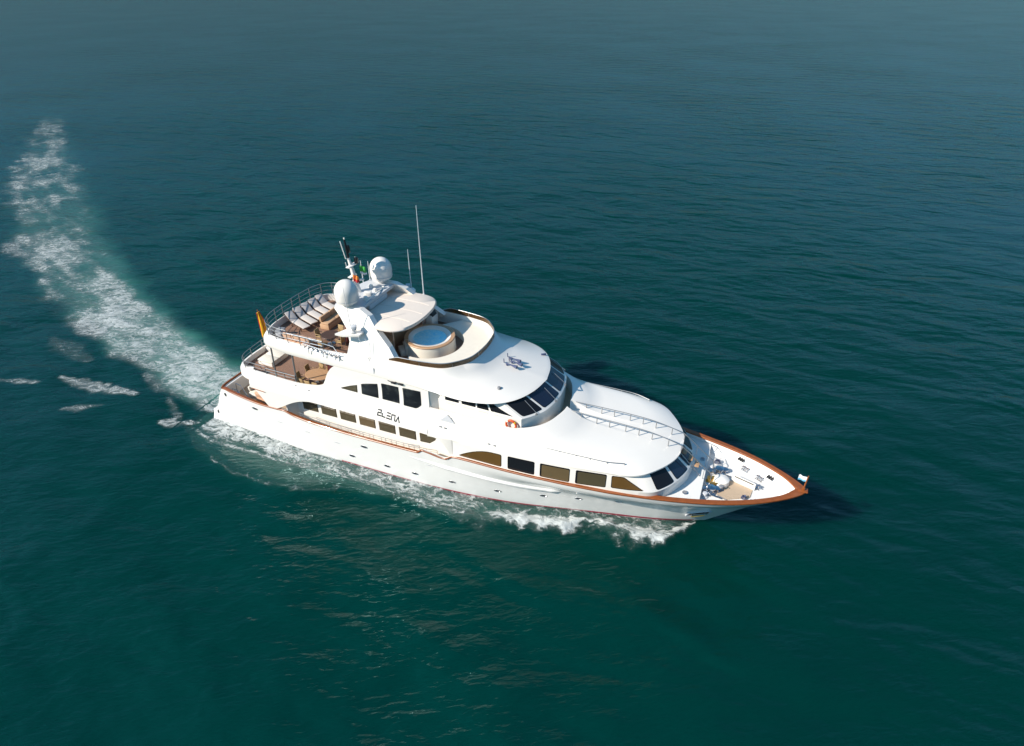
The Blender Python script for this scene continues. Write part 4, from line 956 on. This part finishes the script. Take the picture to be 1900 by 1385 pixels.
# outer edge of the white water along the hull (distance from the centre line at each x)
OX = [-24, -21, -18.1, -15.4, -13.4, -11.1, -9.5, -7.6, -5.9, -4.7, -3.3, .5, 2.1, 3.6, 5.7, 7.1, 8.7, 9.7, 10.4, 11.4, 13.2, 14.9, 16.2, 17.0, 17.4]
OY = [5.5, 7.4, 8.4, 8.9, 8.9, 8.8, 8.3, 7.3, 7.0, 7.0, 6.4, 6.7, 6.4, 6.0, 5.4, 5.0, 4.3, 3.4, 3.3, 3.6, 3.6, 3.1, 1.4, .4, .2]
def sstep(a, b, v): t = np.clip((v - a) / (b - a), 0, 1); return t * t * (3 - 2 * t)
def hull_w(x): return np.where((x > -22.1) & (x < 17), wl_y(x), 0)
def foam_density(x, y):
    ay = np.abs(y); d = np.zeros_like(x)
    n1 = vnoise(x, y, 3.2, 5); n2 = vnoise(x, y, 1.1, 25); n3 = vnoise(x, y, 6.5, 45)
    # stern wash
    s, off, w, dist = wake_coords(x, y); wob = (n3 - .5) * 5.0 * sstep(5, 40, s) + (n1 - .5) * 2.2
    a = np.abs(off + wob) / w
    core = 1 - sstep(.55, 1.08, a)
    along = np.interp(s, [0, 6, 14, 24, 40, 60, 90, 120, 145, 165], [.94, .93, .86, .76, .67, .62, .59, .53, .42, .2])
    streak = vnoise(s * .35 + off * .9, off * 1.1 - s * .12, 2.6, 77)
    gaps = sstep(.34, .62, n3 * .5 + streak * .5)
    wk = core * along * (1 - (.34 + .34 * sstep(10, 45, s)) * (1 - gaps)) * (.80 + .40 * n2)
    wk *= (x < -20.5)
    d = np.maximum(d, wk)
    # white water along the hull
    D = np.interp(x, OX, OY) + (n2 - .5) * .9 + (n1 - .5) * .7; H = hull_w(x); t = (ay - H) / np.maximum(D - H, .3) + (vnoise(x, y, .55, 123, 3) - .5) * .55 * sstep(0, 6, x)
    inside = ((x > -23.5) & (x < 16.5) & (ay >= H - .4))
    lip = np.exp(-(np.clip(np.abs(t - .80) - .06, 0, 9) / .22) ** 2) * (t < 1.2)
    fore = sstep(1.5, 5, x) ; mid = (1 - fore)
    bow2 = 1 - .75 * np.exp(-((x - 9.9) / .55) ** 2)
    nearhull = np.exp(-np.clip(t, 0, 9) / .5)
    df = fore * (lip * (.56 + .46 * n2) * bow2 + .40 * (t < .8) * (.6 + .8 * n1) + .42 * n2 * np.exp(-((t - 1.15) / .22) ** 2))
    # amidships and aft: churned band close in, thin lip further out
    band = np.interp(x, [-24, -20, -15, -10, -5, 0, 3], [1.5, 2.6, 2.1, 1.8, 1.6, 2.2, 2.2]); tb = (ay - H) / band
    dm = mid * np.maximum.reduce([.72 * (1 - sstep(.5, 1.2, tb + (n1 - .5) * 1.0)) * (.35 + .55 * n1 + .5 * n2), .55 * np.exp(-((tb - .92) / .14) ** 2) * (x > -22), .40 * np.exp(-((t - .97) / .035) ** 2) * (x > -18.5) * sstep(.25, .6, n1 + .15), .42 * np.exp(-((t - .8) / .22) ** 2) * sstep(-7, 0, x), .2 * (t < 1) * (t > .3)])
    d = np.maximum(d, np.where(inside & (t < 1.7), np.maximum(df, dm), 0))
    # loose streaks shed off the quarters
    for (ax, ay_, bx, by_, wd, st) in ((-39.4, -4.9, -31, -4.2, .9, .60), (-34.7, -8.2, -32.2, -6.4, .6, .5), (-45, -7.4, -40.4, -6.2, .5, .46), (-25.6, -6.2, -22.6, -5.2, .7, .58), (-28, -3.4, -24, -5.4, .5, .4), (-33, -1.5, -27, -3.0, .8, .42), (-47, -.5, -40, -1.8, 1.5, .3)):
        L2 = (bx-ax)**2+(by_-ay_)**2; tt = np.clip(((x-ax)*(bx-ax)+(y-ay_)*(by_-ay_))/L2, 0, 1); dd = np.hypot(x-ax-tt*(bx-ax), y-ay_-tt*(by_-ay_)) / (.35 + .65 * np.sin(np.clip(tt, .02, .98) * math.pi)) + (n2-.5)*1.3
        d = np.maximum(d, st * (1 - sstep(.3, 1.2, dd / wd)))
    return np.clip(d, 0, 1)

_w = np.random.RandomState(3); WAVES = []
for k in range(46):
    lam = math.exp(_w.uniform(math.log(1.3), math.log(16))); th = math.radians(118) + _w.normal(0, .55); amp = .0024 * lam ** .8 * _w.uniform(.5, 1.2)
    WAVES.append((2*math.pi/lam*math.cos(th), 2*math.pi/lam*math.sin(th), amp, _w.uniform(0, 6.28)))
def sea_h(x, y):
    z = np.zeros_like(x); r = np.hypot(x, y); fade = 1 - sstep(120, 260, r)
    calm = .45 + 1.1 * vnoise(x, y, 22, 91, 3)
    for kx, ky, a, ph in WAVES: z += a * np.sin(kx * x + ky * y + ph)
    z = z * fade * calm
    # diverging wake ridges (Kelvin pattern) on both sides
    s, off, w, dist = wake_coords(x, y); ao = np.abs(off)
    z += .07 * np.sin((s * .36 + ao * .95)) * np.exp(-((ao - 6 - s * .33) / (4 + .12 * s)) ** 2) * sstep(2, 20, s) * fade
    # bow wave crest and hollow by the hull
    ay = np.abs(y); H = hull_w(x); D = np.interp(x, OX, OY); t = (ay - H) / np.maximum(D - H, .3)
    amp = np.interp(x, [-24, -18, -10, -5, 0, 5, 9, 10, 11.5, 14, 16, 17.3], [.05, .22, .25, .2, .28, .34, .3, .2, .38, .42, .3, .0])
    z += amp * np.exp(-((t - .85) / .28) ** 2) * ((x > -24) & (x < 17.3))
    return z
def axis_pts(lo, hi, fine_lo, fine_hi, st, grow=1.09):
    a = list(np.arange(fine_lo, fine_hi, st)); s = st; v = fine_hi
    while v < hi: a.append(v); s *= grow; v += s
    a.append(hi); s = st; v = fine_lo - st; b = []
    while v > lo: b.append(v); s *= grow; v -= s
    b.append(lo); return np.array(sorted(set(b + a)))
gx = axis_pts(-9000, 9000, -60, 42, .30); gy = axis_pts(-3000, 12000, -30, 60, .30)
X, Yg = np.meshgrid(gx, gy, indexing='ij')
Z = sea_h(X, Yg)
def fast_grid(name, X, Yy, Z, keep=None):
    nx, ny = X.shape; me = bpy.data.meshes.new(name); idx = np.arange(nx * ny).reshape(nx, ny)
    F = np.stack([idx[:-1, :-1], idx[1:, :-1], idx[1:, 1:], idx[:-1, 1:]], -1).reshape(-1, 4)
    V = np.stack([X, Yy, Z], -1).reshape(-1, 3)
    if keep is not None:
        k = (keep[:-1, :-1] | keep[1:, :-1] | keep[1:, 1:] | keep[:-1, 1:]).ravel(); F = F[k]
        used = np.unique(F); remap = np.full(len(V), -1); remap[used] = np.arange(len(used)); V = V[used]; F = remap[F]
    else: used = np.arange(len(V))
    me.vertices.add(len(V)); me.vertices.foreach_set('co', V.astype(np.float32).ravel())
    me.loops.add(F.size); me.loops.foreach_set('vertex_index', F.ravel().astype(np.int32))
    me.polygons.add(len(F)); me.polygons.foreach_set('loop_start', np.arange(0, F.size, 4, dtype=np.int32)); me.polygons.foreach_set('loop_total', np.full(len(F), 4, np.int32))
    me.update(calc_edges=True); me.polygons.foreach_set('use_smooth', np.ones(len(F), bool)); me.validate()
    return me, used
def attr(me, name, vals):
    a = me.attributes.new(name, 'FLOAT', 'POINT'); a.data.foreach_set('value', vals.astype(np.float32).ravel())
me, used = fast_grid('water', X, Yg, Z)
s, off, w, dist = wake_coords(X, Yg)
aer = (1 - sstep(.45, 1.12, np.abs(off + (vnoise(X, Yg, 5, 8) - .5) * 3 - .12 * w) / w)) * np.interp(s, [0, 15, 40, 80, 140, 175], [.8, .6, .34, .18, .08, 0]) * (.35 + .9 * vnoise(X, Yg, 4.0, 33)) * (X < -20)
D = np.interp(X, OX, OY); tt = (np.abs(Yg) - hull_w(X)) / np.maximum(D - hull_w(X), .3)
aer = np.maximum(aer, .15 * (1 - sstep(.6, 1.15, tt)) * ((X > -23) & (X < 15)))
attr(me, 'aeration', aer)

def sea_material():
    m = bpy.data.materials.new('sea_water'); m.use_nodes = True; nt = m.node_tree; N = nt.nodes; Lk = nt.links; b = N['Principled BSDF']
    geo = N.new('ShaderNodeNewGeometry')
    at = N.new('ShaderNodeAttribute'); at.attribute_name = 'aeration'
    mix = N.new('ShaderNodeMix'); mix.data_type = 'RGBA'; mix.inputs[7].default_value = (.07, .25, .20, 1); Lk.new(at.outputs['Fac'], mix.inputs[0])
    big = N.new('ShaderNodeTexNoise'); big.inputs['Scale'].default_value = .018; big.inputs['Detail'].default_value = 3; Lk.new(geo.outputs['Position'], big.inputs['Vector'])
    cm = N.new('ShaderNodeMix'); cm.data_type = 'RGBA'; cm.inputs[6].default_value = (.0, .0185, .0148, 1); cm.inputs[7].default_value = (.0, .034, .0275, 1); Lk.new(big.outputs['Fac'], cm.inputs[0]); Lk.new(cm.outputs[2], mix.inputs[6])
    Lk.new(mix.outputs[2], b.inputs['Base Color'])
    b.inputs['Roughness'].default_value = .035; b.inputs['IOR'].default_value = 1.333; b.inputs['Specular IOR Level'].default_value = .45
    b.inputs['Specular Tint'].default_value = (.40, .92, 1.0, 1)
    b.subsurface_method = 'BURLEY'; b.inputs['Subsurface Weight'].default_value = 1.0; b.inputs['Subsurface Radius'].default_value = (.4, 1.0, 1.0); b.inputs['Subsurface Scale'].default_value = 2.2
    # ripples: three noise layers stretched across the wind
    prev = None; hsum = None
    def layer(scale, rot, stretch, w, detail, rough=.5):
        mp = N.new('ShaderNodeMapping'); mp.vector_type = 'TEXTURE'; mp.inputs['Rotation'].default_value = (0, 0, rot); mp.inputs['Scale'].default_value = (1, 1 / stretch, 1)
        Lk.new(geo.outputs['Position'], mp.inputs[0]); t = N.new('ShaderNodeTexNoise'); t.inputs['Scale'].default_value = scale; t.inputs['Detail'].default_value = detail; t.inputs['Roughness'].default_value = rough; t.inputs['Distortion'].default_value = .4
        Lk.new(mp.outputs[0], t.inputs['Vector']); mu = N.new('ShaderNodeMath'); mu.operation = 'MULTIPLY'; mu.inputs[1].default_value = w; Lk.new(t.outputs['Fac'], mu.inputs[0]); return mu
    hs = [layer(.42, .42, 2.3, 1.0, 2), layer(.11, .05, 2.4, 4.2, 2), layer(1.5, .55, 2.6, .30, 3)]
    acc = hs[0]
    for h_ in hs[1:]:
        ad = N.new('ShaderNodeMath'); ad.operation = 'ADD'; Lk.new(acc.outputs[0], ad.inputs[0]); Lk.new(h_.outputs[0], ad.inputs[1]); acc = ad
    patch = N.new('ShaderNodeTexNoise'); patch.inputs['Scale'].default_value = .022; patch.inputs['Detail'].default_value = 4; Lk.new(geo.outputs['Position'], patch.inputs['Vector'])
    mr = N.new('ShaderNodeMapRange'); mr.inputs[1].default_value = .35; mr.inputs[2].default_value = .65; mr.inputs[3].default_value = .36; mr.inputs[4].default_value = 1.0; Lk.new(patch.outputs['Fac'], mr.inputs[0])
    bu = N.new('ShaderNodeBump'); bu.inputs['Distance'].default_value = .24; Lk.new(mr.outputs[0], bu.inputs['Strength']); Lk.new(acc.outputs[0], bu.inputs['Height']); Lk.new(bu.outputs[0], b.inputs['Normal'])
    return m
me.materials.append(sea_material())
water = bpy.data.objects.new('water', me); COL.objects.link(water); tag(water, 'dark teal sea with small ripples filling the picture', 'sea', None, 'structure')

# foam: thin sheet of broken white water riding on the waves
def foam_material(rot, wake):
    m = bpy.data.materials.new('sea_foam'); m.use_nodes = True; nt = m.node_tree; N = nt.nodes; Lk = nt.links; b = N['Principled BSDF']
    b.inputs['Base Color'].default_value = (.64, .67, .66, 1); b.inputs['Roughness'].default_value = .8
    geo = N.new('ShaderNodeNewGeometry'); at = N.new('ShaderNodeAttribute'); at.attribute_name = 'foam_amount'
    wp = N.new('ShaderNodeTexNoise'); wp.inputs['Scale'].default_value = .9; wp.inputs['Detail'].default_value = 4; Lk.new(geo.outputs['Position'], wp.inputs['Vector'])
    va = N.new('ShaderNodeVectorMath'); va.operation = 'MULTIPLY_ADD'; va.inputs[1].default_value = (1.6, 1.6, 0); Lk.new(wp.outputs['Color'], va.inputs[0]); Lk.new(geo.outputs['Position'], va.inputs[2])
    sc_ = N.new('ShaderNodeMapping'); sc_.vector_type = 'TEXTURE'; sc_.inputs['Scale'].default_value = (1.35, .55, 4); sc_.inputs['Rotation'].default_value = (0, 0, rot); Lk.new(va.outputs[0], sc_.inputs[0])
    def ridge(scale, k):
        v = N.new('ShaderNodeTexNoise'); v.inputs['Scale'].default_value = scale; v.inputs['Detail'].default_value = 3; v.inputs['Roughness'].default_value = .5; Lk.new(sc_.outputs[0], v.inputs['Vector'])
        a_ = N.new('ShaderNodeMath'); a_.operation = 'SUBTRACT'; a_.inputs[1].default_value = .5; Lk.new(v.outputs['Fac'], a_.inputs[0])
        b2 = N.new('ShaderNodeMath'); b2.operation = 'ABSOLUTE'; Lk.new(a_.outputs[0], b2.inputs[0])
        r = N.new('ShaderNodeMapRange'); r.inputs[1].default_value = 0; r.inputs[2].default_value = k; r.inputs[3].default_value = 1; r.inputs[4].default_value = 0; Lk.new(b2.outputs[0], r.inputs[0]); return r
    v1, v2 = ridge(.8, .12), ridge(2.3, .14)
    fine = N.new('ShaderNodeTexNoise'); fine.inputs['Scale'].default_value = 5.5; fine.inputs['Detail'].default_value = 8; fine.inputs['Roughness'].default_value = .75; Lk.new(sc_.outputs[0], fine.inputs['Vector'])
    nz = N.new('ShaderNodeTexNoise'); nz.inputs['Scale'].default_value = 1.6; nz.inputs['Detail'].default_value = 9; nz.inputs['Roughness'].default_value = .68; Lk.new(sc_.outputs[0], nz.inputs['Vector'])
    def mth(op, a, b_):
        t = N.new('ShaderNodeMath'); t.operation = op
        for i, q in enumerate((a, b_)):
            if isinstance(q, (int, float)): t.inputs[i].default_value = q
            else: Lk.new(q, t.inputs[i])
        return t.outputs[0]
    tex = mth('ADD', mth('ADD', mth('ADD', mth('MULTIPLY', v1.outputs[0], .17), mth('MULTIPLY', v2.outputs[0], .17)), mth('MULTIPLY', nz.outputs['Fac'], .58)), mth('MULTIPLY', fine.outputs['Fac'], .40))
    # opaque where texture exceeds a threshold that falls as density rises
    thr = mth('SUBTRACT', 1.02, mth('MULTIPLY', at.outputs['Fac'], .72))
    al = N.new('ShaderNodeMapRange'); al.interpolation_type = 'SMOOTHSTEP'; al.inputs[1].default_value = -.15 if wake else -.11; al.inputs[2].default_value = .44 if wake else .33; al.inputs[3].default_value = 0; al.inputs[4].default_value = .88
    Lk.new(mth('SUBTRACT', tex, thr), al.inputs[0])
    milk = mth('MULTIPLY', mth('POWER', at.outputs['Fac'], 2.2), mth('MULTIPLY', nz.outputs['Fac'], 1.12 if wake else .75))
    Lk.new(mth('MAXIMUM', al.outputs[0], milk), b.inputs['Alpha'])
    bu = N.new('ShaderNodeBump'); bu.inputs['Strength'].default_value = .9; bu.inputs['Distance'].default_value = .16; Lk.new(tex, bu.inputs['Height']); Lk.new(bu.outputs[0], b.inputs['Normal'])
    return m
def foam(name, label, x0, x1, y0, y1, st, lump, rot):
    fx = np.arange(x0, x1, st); fy = np.arange(y0, y1, st); A_, B_ = np.meshgrid(fx, fy, indexing='ij'); d = foam_density(A_, B_)
    z = sea_h(A_, B_) + .035 + lump * d * (vnoise(A_, B_, .9, 61, 3) - .25 + .9 * (vnoise(A_, B_, .38, 67, 2) - .45)) * np.where(d > .3, 1, .3)
    me, used = fast_grid(name, A_, B_, z, d > .06); attr(me, 'foam_amount', d.ravel()[used]); me.materials.append(foam_material(rot, rot > .1))
    o = bpy.data.objects.new(name, me); COL.objects.link(o); return tag(o, label, 'foam', None, 'stuff')
foam('bow_wave', 'white broken water curling along the side of the hull', -24, 17.6, -10.2, 10.2, .11, .22, -.05)
foam('wake', 'foaming white wake trailing in a curve behind the stern', -160, -24, -10, 86, .24, .16, .45)
